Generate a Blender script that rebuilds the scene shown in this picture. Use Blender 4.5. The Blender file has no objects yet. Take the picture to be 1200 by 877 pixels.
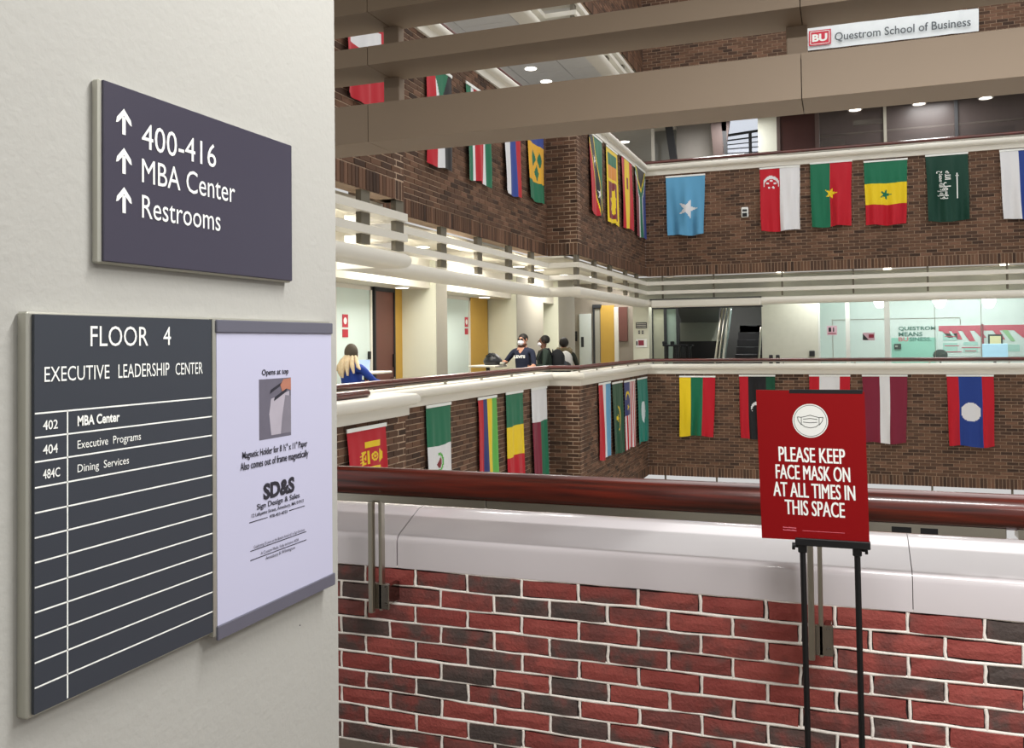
import bpy, math, random
from mathutils import Vector, Matrix, Quaternion
random.seed(7)
C = bpy.context.scene.collection
E = 1.53                                   # eye height; the floor is z = 0, builder heights z are given relative to the eye

# ------------------------------------------------------------------ camera
YAW, PIT, ROL = [math.radians(a) for a in (20.307, 1.278, -0.643)]
FPX, CX, CY = 1045.37, 600.0, 378.87
FW = Vector((-math.sin(YAW)*math.cos(PIT), math.cos(YAW)*math.cos(PIT), math.sin(PIT)))
r0 = Vector((math.cos(YAW), math.sin(YAW), 0)); u0 = r0.cross(FW)
RT = r0*math.cos(ROL)+u0*math.sin(ROL); UP = -r0*math.sin(ROL)+u0*math.cos(ROL)
cd = bpy.data.cameras.new('camera'); cam = bpy.data.objects.new('camera', cd); C.objects.link(cam)
mw = Matrix.Identity(4)
for i in range(3):
    mw[i][0] = RT[i]; mw[i][1] = UP[i]; mw[i][2] = -FW[i]
mw[2][3] = E
cam.matrix_world = mw
cd.sensor_fit = 'HORIZONTAL'; cd.sensor_width = 36; cd.lens = FPX/1200*36
cd.shift_y = (CY-438.5)/1200; cd.clip_start = .02; cd.clip_end = 200
bpy.context.scene.camera = cam
def at(px, py, ax, val):                   # a point of the photograph on a real plane of the building
    d = FW*FPX+RT*(px-CX)-UP*(py-CY)
    return d*(val/d['XYZ'.index(ax)])

# ------------------------------------------------------------------ light
sc = bpy.context.scene
sc.view_settings.view_transform = 'Standard'; sc.view_settings.look = 'None'
sc.view_settings.exposure = 0.0; sc.view_settings.gamma = 1; sc.view_settings.use_curve_mapping = False
W = bpy.data.worlds.new('world'); sc.world = W; W.use_nodes = True
W.node_tree.nodes['Background'].inputs[0].default_value = (1, .985, .965, 1)
W.node_tree.nodes['Background'].inputs[1].default_value = .62
def area(name, loc, sx, sy, power, col=(1, .95, .88), rot=(0, 0, 0), spread=180):
    l = bpy.data.lights.new(name, 'AREA'); l.shape = 'RECTANGLE'; l.size = sx; l.size_y = sy; l.energy = power; l.color = col
    l.spread = math.radians(spread)
    o = bpy.data.objects.new(name, l); o.location = (loc[0], loc[1], loc[2]+E); o.rotation_euler = rot; C.objects.link(o); return o
WARM = (1, .99, .97)
area('atrium_light', (1.0, 12, 9.6), 9, 14, 700, WARM)
area('hall_light', (.25, 1.45, 1.44), 1.1, .12, 50, WARM)
area('hall_light', (1.75, 1.4, 1.44), 1.1, .12, 56, WARM)
area('hall_light', (-.42, .30, 1.44), .10, .10, 5, WARM)
area('hall_light', (-.10, -.35, 1.44), .12, .12, 5, WARM)
area('hall_light', (1.5, -.9, 1.44), .8, .8, 26, WARM)
for y in (8, 11, 14, 17.5):
    area('corridor_light', (-5.4, y, 1.40), .9, .9, 58, (1, .96, .9))
for x, y, p in ((-5.3, 21.1, 6), (-.3, 21.1, 8), (2.6, 21.1, 8), (-3, 22.9, 30), (-4.0, 21.1, 4)):  # last two are unseen lamps added to brighten the stair bay
    area('lobby_light', (x, y, 1.40), 1.0, .3, p*3.2, WARM)
area('study_light', (2.4, 23.6, 1.30), 4.5, 2.5, 125, (.93, 1, .98))
area('upper_light', (2, 23.7, 5.9), 5, 1, 60, WARM)  # unseen lamp added to brighten the details behind the smoked glass
for x, y in ((-5.5, 9), (2, 12), (-5.5, 18), (0, 23)):
    area('lower_fill', (x, y, -3.2), 1.5, 1.5, 190, WARM)  # unseen fill lamps added to bounce light up onto the beam undersides
for x, y in ((-5.8, 13), (-5.8, 17), (-2.5, 21.6), (2, 21.6)):
    area('upper_light', (x, y, 5.9 if x < -5 else 5.4), .8, .8, 60, WARM)

# ------------------------------------------------------------------ materials
def hx(s, a=1):
    s = s.lstrip('#'); v = [int(s[i:i+2], 16)/255 for i in (0, 2, 4)]
    return tuple((c/12.92 if c <= .04045 else ((c+.055)/1.055)**2.4) for c in v)+(a,)
MATS = {}
def mat(name, col, rough=.6, metal=0., var=.06, scale=8., bump=0., bscale=60., coat=0., emit=None, es=0., spec=.5, alpha=1., trans=0.):
    if name in MATS: return MATS[name]
    m = bpy.data.materials.new(name); m.use_nodes = True; nt = m.node_tree; N = nt.nodes; L = nt.links
    b = N['Principled BSDF']; col = hx(col) if isinstance(col, str) else col
    b.inputs['Roughness'].default_value = rough; b.inputs['Metallic'].default_value = metal
    b.inputs['Specular IOR Level'].default_value = spec
    if coat: b.inputs['Coat Weight'].default_value = coat; b.inputs['Coat Roughness'].default_value = .12
    if alpha < 1: b.inputs['Alpha'].default_value = alpha
    if trans: b.inputs['Transmission Weight'].default_value = trans
    tc = N.new('ShaderNodeTexCoord'); nz = N.new('ShaderNodeTexNoise'); nz.inputs['Scale'].default_value = scale; nz.inputs['Detail'].default_value = 4
    L.new(tc.outputs['Object'], nz.inputs['Vector'])
    mr = N.new('ShaderNodeMapRange'); mr.inputs['To Min'].default_value = 1-var; mr.inputs['To Max'].default_value = 1+var
    L.new(nz.outputs['Fac'], mr.inputs['Value'])
    mx = N.new('ShaderNodeVectorMath'); mx.operation = 'SCALE'; mx.inputs[0].default_value = col[:3]
    L.new(mr.outputs[0], mx.inputs['Scale']); L.new(mx.outputs[0], b.inputs['Base Color'])
    if bump:
        n2 = N.new('ShaderNodeTexNoise'); n2.inputs['Scale'].default_value = bscale; n2.inputs['Detail'].default_value = 6; L.new(tc.outputs['Object'], n2.inputs['Vector'])
        bp = N.new('ShaderNodeBump'); bp.inputs['Strength'].default_value = bump; bp.inputs['Distance'].default_value = .003
        L.new(n2.outputs['Fac'], bp.inputs['Height']); L.new(bp.outputs[0], b.inputs['Normal'])
    if emit:
        b.inputs['Emission Color'].default_value = hx(emit); b.inputs['Emission Strength'].default_value = es
    MATS[name] = m; return m
def brick_mat(name, stops, bump=.5, blotch=0., nscale=9., bscale=70.):
    m = bpy.data.materials.new(name); m.use_nodes = True; nt = m.node_tree; N = nt.nodes; L = nt.links; b = N['Principled BSDF']
    b.inputs['Roughness'].default_value = .8; b.inputs['Specular IOR Level'].default_value = .3
    oi = N.new('ShaderNodeObjectInfo'); ge = N.new('ShaderNodeNewGeometry')
    ad = N.new('ShaderNodeMath'); ad.operation = 'ADD'; L.new(oi.outputs['Random'], ad.inputs[0]); L.new(ge.outputs['Random Per Island'], ad.inputs[1])
    fr = N.new('ShaderNodeMath'); fr.operation = 'FRACT'; L.new(ad.outputs[0], fr.inputs[0])
    cr = N.new('ShaderNodeValToRGB'); cr.color_ramp.interpolation = 'LINEAR'
    e = cr.color_ramp.elements
    while len(e) < len(stops): e.new(.5)
    for el, (p, c) in zip(e, stops): el.position = p; el.color = hx(c)
    tc = N.new('ShaderNodeTexCoord')
    off = N.new('ShaderNodeVectorMath'); off.operation = 'MULTIPLY_ADD'; off.inputs[1].default_value = (1, 1, 1)
    cb = N.new('ShaderNodeCombineXYZ'); sc_ = N.new('ShaderNodeMath'); sc_.operation = 'MULTIPLY'; sc_.inputs[1].default_value = 37
    L.new(fr.outputs[0], sc_.inputs[0]); L.new(sc_.outputs[0], cb.inputs[0]); L.new(sc_.outputs[0], cb.inputs[1])
    L.new(tc.outputs['Object'], off.inputs[0]); L.new(cb.outputs[0], off.inputs[2])
    nz = N.new('ShaderNodeTexNoise'); nz.inputs['Scale'].default_value = nscale; nz.inputs['Detail'].default_value = 5; L.new(off.outputs[0], nz.inputs['Vector'])
    s2 = N.new('ShaderNodeMath'); s2.operation = 'MULTIPLY_ADD'; s2.inputs[1].default_value = blotch; L.new(nz.outputs['Fac'], s2.inputs[0])
    s3 = N.new('ShaderNodeMath'); s3.operation = 'SUBTRACT'; s3.inputs[1].default_value = blotch*.5; L.new(fr.outputs[0], s3.inputs[0])
    L.new(s3.outputs[0], s2.inputs[2]); L.new(s2.outputs[0], cr.inputs[0]); L.new(cr.outputs[0], b.inputs['Base Color'])
    n2 = N.new('ShaderNodeTexNoise'); n2.inputs['Scale'].default_value = bscale; n2.inputs['Detail'].default_value = 6; L.new(off.outputs[0], n2.inputs['Vector'])
    bp = N.new('ShaderNodeBump'); bp.inputs['Strength'].default_value = bump; bp.inputs['Distance'].default_value = .004
    L.new(n2.outputs['Fac'], bp.inputs['Height']); L.new(bp.outputs[0], b.inputs['Normal'])
    MATS[name] = m; return m
M_FRAMEW = mat('window_white', '#e6eae6', .5, var=.01)
M_NB = brick_mat('near_brick', [(0, '#544a47'), (.16, '#66504c'), (.30, '#874a45'), (.55, '#974843'), (.8, '#a5544d'), (1, '#7a4844')], 1.0, .95, 11, 90)
M_FB = brick_mat('atrium_brick', [(0, '#3b2b22'), (.15, '#4e392d'), (.6, '#5f4535'), (.85, '#6b4e3c'), (1, '#775846')], .4, .2, 20)
M_MORT = mat('mortar', '#b89f88', .9, var=.15, scale=30, bump=.4)
M_MORTD = mat('near_mortar_shadow', '#4a3e3c', .95, var=.2, scale=40, bump=.5)  # dark colour stands for the shadow lines between beads and bricks
M_BEAD = mat('near_mortar_bead', '#fff8f0', .85, var=.18, scale=40, bump=.8)
M_WALLC = mat('lobby_cream', '#d8dacd', .7)
M_WHITE = mat('painted_white', '#dfdbd0', .45, var=.02)
M_CAP = mat('parapet_white', '#dcd5d8', .28, var=.015, scale=3, coat=.9)
M_TAN = mat('beam_paint', '#958370', .6, var=.02)
M_PILLAR = mat('pillar_paint', '#a9a8a3', .75, var=.02, scale=3, bump=.35, bscale=90)
M_CREAM = mat('cream_paint', '#dadbc8', .7, var=.02)
M_POST = mat('fascia_post', '#6e685a', .7)
M_GREYP = mat('grey_paint', '#a9a598', .7, var=.03)
M_YEL = mat('yellow_paint', '#c8a045', .6, var=.05)
M_BROWN = mat('brown_door', '#6a4038', .45, var=.1, scale=3)
M_DRED = mat('dark_red_door', '#3c1712', .45, var=.1)
M_FROST = mat('frosted_glass', '#d4e4de', .35, var=.05, scale=1.2)
M_WOOD = None
M_STEEL = mat('brushed_steel', '#b3aea2', .28, 1., var=.05)
M_CHROME = mat('mirror_steel', '#9a9590', .12, 1., var=.04)
M_ALU = mat('aluminium', '#b9b8ae', .4, .75, var=.03)
M_BLACK = mat('black_metal', '#141416', .4, .2)
M_BLACKF = mat('black_fabric', '#15171b', .85)
M_DARK = mat('dark_grey', '#2c2d30', .6)
M_SIGN1 = mat('purple_grey_panel', '#373444', .4, var=.03)
M_SIGN2 = mat('slate_panel', '#31363f', .45, var=.03)
M_BAND = mat('holder_band', '#5b5b68', .4)
M_PAPER = mat('paper', '#b8b8d0', .55, var=.01)
M_LET = mat('white_lettering', '#eef0ec', .5, var=0)
M_INK = mat('black_ink', '#23222e', .6, var=0)
M_RED = mat('poster_red', '#820005', .6, spec=.2, var=.01)
M_TILE = mat('ceiling_tile', '#e2e2e0', .9, var=.06, bump=.3)
M_CEIL = mat('ceiling_paint', '#e0dccf', .8)
M_CARPET = mat('carpet', '#6f675c', .95, var=.2, scale=40)
M_LAMP = mat('lamp_lens', '#ffffff', .4, emit='#fff8ea', es=6)
M_GLOW = mat('pendant_glow', '#ffffff', .4, emit='#fffaf0', es=5)
def wood():
    m = bpy.data.materials.new('red_mahogany'); m.use_nodes = True; N = m.node_tree.nodes; L = m.node_tree.links; b = N['Principled BSDF']
    tc = N.new('ShaderNodeTexCoord'); mp = N.new('ShaderNodeMapping'); mp.inputs['Scale'].default_value = (1.5, 30, 30)
    nz = N.new('ShaderNodeTexNoise'); nz.inputs['Scale'].default_value = 2; nz.inputs['Detail'].default_value = 5
    cr = N.new('ShaderNodeValToRGB'); cr.color_ramp.elements[0].position = .3; cr.color_ramp.elements[0].color = hx('#2c0803')
    cr.color_ramp.elements[1].position = .75; cr.color_ramp.elements[1].color = hx('#72200d')
    L.new(tc.outputs['Object'], mp.inputs[0]); L.new(mp.outputs[0], nz.inputs['Vector']); L.new(nz.outputs['Fac'], cr.inputs[0]); L.new(cr.outputs[0], b.inputs['Base Color'])
    b.inputs['Roughness'].default_value = .3; b.inputs['Coat Weight'].default_value = .6; b.inputs['Coat Roughness'].default_value = .12
    return m
M_WOOD = wood()
def flagmat():
    m = bpy.data.materials.new('flag_cloth'); m.use_nodes = True; N = m.node_tree.nodes; L = m.node_tree.links; b = N['Principled BSDF']
    a = N.new('ShaderNodeAttribute'); a.attribute_name = 'dye'; L.new(a.outputs['Color'], b.inputs['Base Color'])
    b.inputs['Roughness'].default_value = .55; b.inputs['Specular IOR Level'].default_value = .3; b.inputs['Sheen Weight'].default_value = .1
    return m
M_FLAG = flagmat()
def glassmat(name, tint, alpha):
    m = bpy.data.materials.new(name); m.use_nodes = True; b = m.node_tree.nodes['Principled BSDF']
    b.inputs['Base Color'].default_value = hx(tint); b.inputs['Roughness'].default_value = .06 if alpha < .3 else .35; b.inputs['Alpha'].default_value = alpha
    return m
M_GLASS = glassmat('clear_glass', '#a8c4bc', .14)
M_DGLASS = glassmat('smoked_glass', '#5c5250', .45)

# ------------------------------------------------------------------ mesh helpers
class MB:
    def __init__(s): s.v = []; s.f = []; s.mi = []; s.cur = 0
    def add(s, vs, fs):
        n = len(s.v); s.v += [tuple(q) for q in vs]; s.f += [tuple(i+n for i in f) for f in fs]; s.mi += [s.cur]*len(fs); return s
    def box(s, x0, x1, y0, y1, z0, z1, b=0):
        if b:
            return s.bev(x0, x1, y0, y1, z0, z1, b)
        return s.add([(x, y, z) for x in (x0, x1) for y in (y0, y1) for z in (z0, z1)],
                     [(0, 1, 3, 2), (4, 6, 7, 5), (0, 4, 5, 1), (2, 3, 7, 6), (0, 2, 6, 4), (1, 5, 7, 3)])
    def bev(s, x0, x1, y0, y1, z0, z1, b):
        # chamfered box
        vs = []; c = ((x0+x1)/2, (y0+y1)/2, (z0+z1)/2); h = ((x1-x0)/2, (y1-y0)/2, (z1-z0)/2)
        b = min(b, min(h)*.9); idx = {}
        for sx in (-1, 1):
            for sy in (-1, 1):
                for sz in (-1, 1):
                    for k in range(3):
                        q = [c[0]+sx*(h[0]-b), c[1]+sy*(h[1]-b), c[2]+sz*(h[2]-b)]
                        q[k] = c[k]+(sx, sy, sz)[k]*h[k]; idx[(sx, sy, sz, k)] = len(vs); vs.append(tuple(q))
        fs = []
        for k in range(3):
            a, d = [(1, 2), (2, 0), (0, 1)][k]
            for sg in (-1, 1):
                cyc = []
                for sa, sd in ((-1, -1), (1, -1), (1, 1), (-1, 1)):
                    t = [0, 0, 0]; t[k] = sg; t[a] = sa; t[d] = sd; cyc.append(idx[(*t, k)])
                fs.append(tuple(cyc if sg > 0 else cyc[::-1]))
        for sx in (-1, 1):
            for sy in (-1, 1):
                for sz in (-1, 1):
                    t = (idx[(sx, sy, sz, 0)], idx[(sx, sy, sz, 1)], idx[(sx, sy, sz, 2)]); fs.append(t if sx*sy*sz > 0 else t[::-1])
        for k in range(3):
            a, d = [(1, 2), (2, 0), (0, 1)][k]
            for sa in (-1, 1):
                for sd in (-1, 1):
                    def ix(sk, which):
                        t = [0, 0, 0]; t[k] = sk; t[a] = sa; t[d] = sd; return idx[(*t, which)]
                    q = (ix(-1, a), ix(1, a), ix(1, d), ix(-1, d)); fs.append(q if sa*sd > 0 else q[::-1])
        return s.add(vs, fs)
    def obox(s, c, U, V, N, hu, hv, hn):
        c = Vector(c); U = Vector(U); V = Vector(V); N = Vector(N)
        vs = [c+U*a*hu+V*b*hv+N*d*hn for a in (-1, 1) for b in (-1, 1) for d in (-1, 1)]
        return s.add(vs, [(0, 1, 3, 2), (4, 6, 7, 5), (0, 4, 5, 1), (2, 3, 7, 6), (0, 2, 6, 4), (1, 5, 7, 3)])
    def tube(s, pts, r, n=12, cap=True):
        pts = [Vector(p) for p in pts]; rs = r if isinstance(r, (list, tuple)) else [r]*len(pts); vs = []; fs = []
        ref = None
        for i, p in enumerate(pts):
            t = (pts[min(i+1, len(pts)-1)]-pts[max(i-1, 0)]).normalized()
            if ref is None: ref = Vector((0, 0, 1)) if abs(t.z) < .9 else Vector((1, 0, 0))
            a = t.cross(ref).normalized(); b = a.cross(t).normalized(); ref = b
            for k in range(n):
                th = 2*math.pi*k/n; vs.append(p+(a*math.cos(th)+b*math.sin(th))*rs[i])
        for i in range(len(pts)-1):
            for k in range(n): fs.append((i*n+k, i*n+(k+1) % n, (i+1)*n+(k+1) % n, (i+1)*n+k))
        if cap: fs.append(tuple(range(n))[::-1]); fs.append(tuple((len(pts)-1)*n+k for k in range(n)))
        return s.add(vs, fs)
    def lathe(s, c, prof, n=20):
        vs = []; fs = []; c = Vector(c)
        for r, z in prof:
            for k in range(n): th = 2*math.pi*k/n; vs.append(c+Vector((r*math.cos(th), r*math.sin(th), z)))
        for i in range(len(prof)-1):
            for k in range(n): fs.append((i*n+k, i*n+(k+1) % n, (i+1)*n+(k+1) % n, (i+1)*n+k))
        fs.append(tuple(range(n))[::-1]); fs.append(tuple((len(prof)-1)*n+k for k in range(n)))
        return s.add(vs, fs)
    def ball(s, c, rx, ry, rz, n=14, m=9, fn=None):
        vs = []; fs = []
        for i in range(m+1):
            ph = math.pi*i/m
            for k in range(n):
                th = 2*math.pi*k/n; q = Vector((math.sin(ph)*math.cos(th), math.sin(ph)*math.sin(th), math.cos(ph)))
                if fn: q = fn(q)
                vs.append((c[0]+q.x*rx, c[1]+q.y*ry, c[2]+q.z*rz))
        for i in range(m):
            for k in range(n): fs.append((i*n+k, (i+1)*n+k, (i+1)*n+(k+1) % n, i*n+(k+1) % n))
        return s.add(vs, fs)
    def sweep(s, prof, path, cap=True):
        """prof: (out, z) closed loop; path: plan points; out is to the right of travel"""
        P = [Vector(p) for p in path]; n = len(prof); vs = []; fs = []
        for i, p in enumerate(P):
            ns = []
            if i > 0: d = (P[i]-P[i-1]).normalized(); ns.append(Vector((d.y, -d.x)))
            if i < len(P)-1: d = (P[i+1]-P[i]).normalized(); ns.append(Vector((d.y, -d.x)))
            if len(ns) == 2: m = (ns[0]+ns[1]); m = m/max(.2, (m.dot(ns[0])))
            else: m = ns[0]
            for o, z in prof: q = p+m*o; vs.append((q.x, q.y, z))
        for i in range(len(P)-1):
            for k in range(n): fs.append((i*n+k, i*n+(k+1) % n, (i+1)*n+(k+1) % n, (i+1)*n+k))
        if cap: fs.append(tuple(range(n))[::-1]); fs.append(tuple((len(P)-1)*n+k for k in range(n)))
        return s.add(vs, fs)
    def build(s, name, m, parent=None, smooth=False, rel=True, angle=35):
        dz = E if rel else 0
        off = Vector((0, 0, 0)) if parent is None else Vector(parent['_o'])
        me = bpy.data.meshes.new(name); me.from_pydata([(a-off.x, b-off.y, c+dz-off.z) for a, b, c in s.v], [], s.f)
        for q in (m if isinstance(m, (list, tuple)) else [m]): me.materials.append(q)
        if isinstance(m, (list, tuple)):
            for p, i in zip(me.polygons, s.mi): p.material_index = i
        if smooth:
            for p in me.polygons: p.use_smooth = True
            me.set_sharp_from_angle(angle=math.radians(angle))
        me.validate(); o = bpy.data.objects.new(name, me); C.objects.link(o)
        if parent is not None: o.parent = parent
        o['_o'] = tuple(off); return o
def fixn(o):
    import bmesh
    bm = bmesh.new(); bm.from_mesh(o.data); bmesh.ops.recalc_face_normals(bm, faces=bm.faces); bm.to_mesh(o.data); bm.free(); return o
def tag(o, label=None, cat=None, group=None, kind=None):
    if label: o['label'] = label
    if cat: o['category'] = cat
    if group: o['group'] = group
    if kind: o['kind'] = kind
    return o
def thing(name, label, cat, loc, group=None, kind=None):
    o = bpy.data.objects.new(name, None); C.objects.link(o); o.empty_display_size = .1
    o.location = (loc[0], loc[1], loc[2]+E); o['_o'] = tuple(o.location); return tag(o, label, cat, group, kind)
def B(x0, x1, y0, y1, z0, z1, b=0): return MB().box(x0, x1, y0, y1, z0, z1, b)
def text(body, name, m, parent, O, U, V, w, h, bold=0., thick=.0006, label=None, res=3, align='L', shear=0., fat=0.):
    cu = bpy.data.curves.new('glyphs', 'FONT'); cu.body = body; cu.size = 1; cu.offset = bold; cu.resolution_u = res; cu.shear = shear
    to = bpy.data.objects.new('glyphs', cu); C.objects.link(to)
    dg = bpy.context.evaluated_depsgraph_get(); me = bpy.data.meshes.new_from_object(to.evaluated_get(dg))
    bpy.data.objects.remove(to); bpy.data.curves.remove(cu)
    if not me.vertices: return None
    xs = [v.co.x for v in me.vertices]; ys = [v.co.y for v in me.vertices]
    x0, x1, y0, y1 = min(xs), max(xs), min(ys), max(ys); sx = w/(x1-x0); sy = h/(y1-y0)
    O = Vector(O); U = Vector(U).normalized(); V = Vector(V).normalized(); N = U.cross(V)
    off = Vector(parent['_o']) if parent is not None else Vector((0, 0, 0))
    for v in me.vertices:
        q = O+U*((v.co.x-x0)*sx)+V*((v.co.y-y0)*sy)+N*thick; v.co = (q.x-off.x, q.y-off.y, q.z+E-off.z)
    if fat:
        vs = [v.co.copy() for v in me.vertices]; fs = [tuple(p.vertices) for p in me.polygons]; n0 = len(vs)
        me = bpy.data.meshes.new(name); U2 = Vector((U.x, U.y, U.z))
        me.from_pydata([tuple(v+U2*(k*fat)+N*(k*.00006)) for k in (-1, -.33, .33, 1) for v in vs], [], [tuple(i+n0*k for i in f) for k in range(4) for f in fs])
    me.name = name; me.materials.clear(); me.materials.append(m)
    o = bpy.data.objects.new(name, me); C.objects.link(o); o.parent = parent; o['_o'] = tuple(off)
    if label: o['label'] = label
    return o

# ------------------------------------------------------------------ plan of the atrium (edge of the void)
XL, XR, XF, YN, YJ, YC, YF, XE = -4.30, -4.76, -4.21, 3.30, 8.38, 14.65, 20.3, 6.5
PATH = [(XE, YN), (XL, YN), (XL, YJ), (XR, YJ), (XR, YC), (XF, YC), (XF, YF), (XE, YF)]
H = 4.55; ZB = -.74; ZA = 1.50; FL = -1.53; ZC = 1.46

# ------------------------------------------------------------------ setting: slabs
def struct(name, mb, m, label=None, cat='wall', smooth=False):
    o = mb.build(name, m, None, smooth); tag(o, label, cat, None, 'structure'); return o
fl = B(-2.6, XE, -3, YN-.25, FL-.02, FL)
struct('floor', fl, M_CARPET, 'carpeted floor of the near hall below the brick parapet', 'floor')
f2 = MB().box(-9, XL, 3, YJ, FL-.02, FL).box(-9, XR, YJ, YC, FL-.02, FL).box(-9, XF, YC, YF, FL-.02, FL).box(-9, XE, YF, 27, FL-.02, FL)
struct('floor', f2, M_CARPET, 'floor of the bright corridor across the void on the same storey', 'floor')
f3 = MB().box(-9, XL-.25, 3, YJ, FL+H-.02, FL+H).box(-9, XR-.25, YJ, YC, FL+H-.02, FL+H).box(-9, XF-.25, YC, YF, FL+H-.02, FL+H).box(-9, XE, YF+.25, 27, FL+H-.02, FL+H)
struct('floor', f3, M_CARPET, 'floor of the upper storey behind the upper row of flags', 'floor')
c1 = MB().box(-9, XL-.25, 3, YJ, ZC, ZC+.03).box(-9, XR-.25, YJ, YC, ZC, ZC+.03).box(-9, XF-.25, YC, YF, ZC, ZC+.03).box(-9, XE, YF+.25, 27, ZC, ZC+.03)
ceil4 = struct('ceiling', c1, M_CEIL, 'pale ceiling of the bright corridor across the void', 'ceiling')
struct('ceiling', B(-2.6, XE, -3, YN-.25, ZC, ZC+.03), M_CEIL, 'ceiling of the near hall above the tan beams', 'ceiling')
struct('floor', B(-9, XE, 3, 27, -6.1, -6.08), mat('pale_stone', '#cfc8ba', .5), 'pale floor at the bottom of the void', 'floor')
# upper ceiling made of tiles
ct = thing('ceiling', 'grey tiled ceiling of the upper storey seen between the tan beams', 'ceiling', (-6.5, 14, ZC+H), kind='structure')
B(-9, XF-.25, 3, 27, ZC+H+.02, ZC+H+.05).build('backing', M_DARK, ct)
B(XF-.25, XE, YF+.25, 27, ZC+H, ZC+H+.03).build('plaster', M_CEIL, ct)
tile = None
for i in range(4):
    for j in range(13):
        x1 = XF-.30-i*1.1; y0 = 10+j*1.1
        if x1-1.08 < -8.8: continue
        if y0 < YC-.5 and i == 0: x1 -= .0
        if tile is None:
            tile = B(0, 1.085, 0, 1.085, 0, .02, .004).build('ceiling_tile', M_TILE, None, rel=False)
            to = tile
        else:
            to = tile.copy(); C.objects.link(to)
        to.parent = ct; to.location = Vector((x1-1.09-(.55 if y0 < YC-1 else 0), y0, ZC+H+E))-Vector(ct['_o'])
# deep grey recess in that ceiling
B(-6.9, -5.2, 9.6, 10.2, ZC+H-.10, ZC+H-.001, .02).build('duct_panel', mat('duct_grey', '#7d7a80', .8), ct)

# ------------------------------------------------------------------ brick walls
BW, BH, MJ = .203, .057, .0107
def brick_mesh(var, L=BW, Hh=BH, D=.045):
    """one slightly uneven brick, centre at origin, front at -y"""
    rnd = random.Random(var); nx, nz = 4, 2; vs = []; fs = []
    for j in range(nz+1):
        for i in range(nx+1):
            x = -L/2+L*i/nx; z = -Hh/2+Hh*j/nz
            edge = i in (0, nx) or j in (0, nz)
            vs.append((x+rnd.uniform(-.0025, .0025)*(1 if edge else .5), (.004 if edge else 0)+rnd.uniform(-.0015, .0015), z+rnd.uniform(-.0022, .0022)*(1 if edge else .5)))
    for j in range(nz):
        for i in range(nx): a = j*(nx+1)+i; fs.append((a, a+1, a+nx+2, a+nx+1))
    ring = [i for i in range(nx+1)]+[(j*(nx+1)+nx) for j in range(1, nz+1)]+[nz*(nx+1)+i for i in range(nx-1, -1, -1)]+[j*(nx+1) for j in range(nz-1, 0, -1)]
    n0 = len(vs)
    for k in ring: vs.append((vs[k][0], D, vs[k][2]))
    for k in range(len(ring)):
        a, b = ring[k], ring[(k+1) % len(ring)]; fs.append((b, a, n0+k, n0+(k+1) % len(ring)))
    me = bpy.data.meshes.new('brick'); me.from_pydata(vs, [], fs); me.materials.append(M_NB); return me
def plain_brick(L=BW, Hh=BH, D=.03, b=.003):
    mb = MB().bev(-L/2, L/2, 0, D, -Hh/2, Hh/2, b); me = bpy.data.meshes.new('brick'); me.from_pydata(mb.v, [], mb.f); me.materials.append(M_FB); return me
PB = plain_brick()
def brick_wall(name, label, A, Bp, z0, z1, nind, thick=.2):
    """wall with its visible face on the right of A->B; brick courses over a soldier course"""
    A = Vector(A); Bp = Vector(Bp); U = (Bp-A).normalized(); L = (Bp-A).length; Nn = Vector((U.y, -U.x)); ang = math.atan2(U.y, U.x)
    base = A+U*L/2; t = thing(name, label, 'wall', (base.x, base.y, z0), kind='structure')
    mb = MB(); c = base-Nn*(thick/2+.006); mb.obox((c.x, c.y, (z0+z1)/2), (U.x, U.y, 0), (0, 0, 1), (Nn.x, Nn.y, 0), L/2, (z1-z0)/2, thick/2)
    mb.build('mortar', M_MORT, t)
    items = []
    s = BW/2*0
    n = int(L/.0677)+1                                 # soldier course
    for i in range(n):
        a = i*.0677+.005; b = min(a+BH, L)
        if b-a > .01: items.append((a, b, z0, z0+.203, 1))
    z = z0+.203+MJ; row = 0
    while z+BH*.5 < z1:
        zz = min(z+BH, z1); a = -((row % 2)*(BW+MJ)/2)
        while a < L:
            a0, b0 = max(a, 0), min(a+BW, L)
            if b0-a0 > .01: items.append((a0, b0, z, zz, 0))
            a += BW+MJ
        z += BH+MJ; row += 1
    def dist(it):
        q = A+U*((it[0]+it[1])/2); return q.x**2+q.y**2+(it[2])**2 + (0 if at_vis(q, it[2]) else 1e4)
    items.sort(key=dist); rest = MB()
    for k, (a, b, zz0, zz1, sol) in enumerate(items):
        pr = random.uniform(.0, .004); q = A+U*((a+b)/2); zc = (zz0+zz1)/2
        if k < nind:
            o = bpy.data.objects.new('brick', PB); C.objects.link(o); o.parent = t
            w = q+Nn*pr; o.location = Vector((w.x, w.y, zc+E))-Vector(t['_o'])
            if sol: o.rotation_euler = (0, math.pi/2, ang) if False else (0, 0, ang); o.scale = ((b-a)/BW, 1, (zz1-zz0)/BH)
            else: o.rotation_euler = (0, 0, ang); o.scale = ((b-a)/BW, 1, (zz1-zz0)/BH)
        else:
            w = q+Nn*(pr-.015); rest.obox((w.x, w.y, zc), (U.x, U.y, 0), (0, 0, 1), (Nn.x, Nn.y, 0), (b-a)/2, (zz1-zz0)/2, .015)
    if rest.v:
        o = rest.build('brickwork', M_FB, t); tag(o, kind='stuff')
    return t
def at_vis(q, z):
    d = Vector((q.x, q.y, z)); dep = d.dot(FW)
    if dep < .1: return False
    x = CX+FPX*d.dot(RT)/dep; y = CY-FPX*d.dot(UP)/dep
    return 385 < x < 1210 and -20 < y < 570
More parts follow.
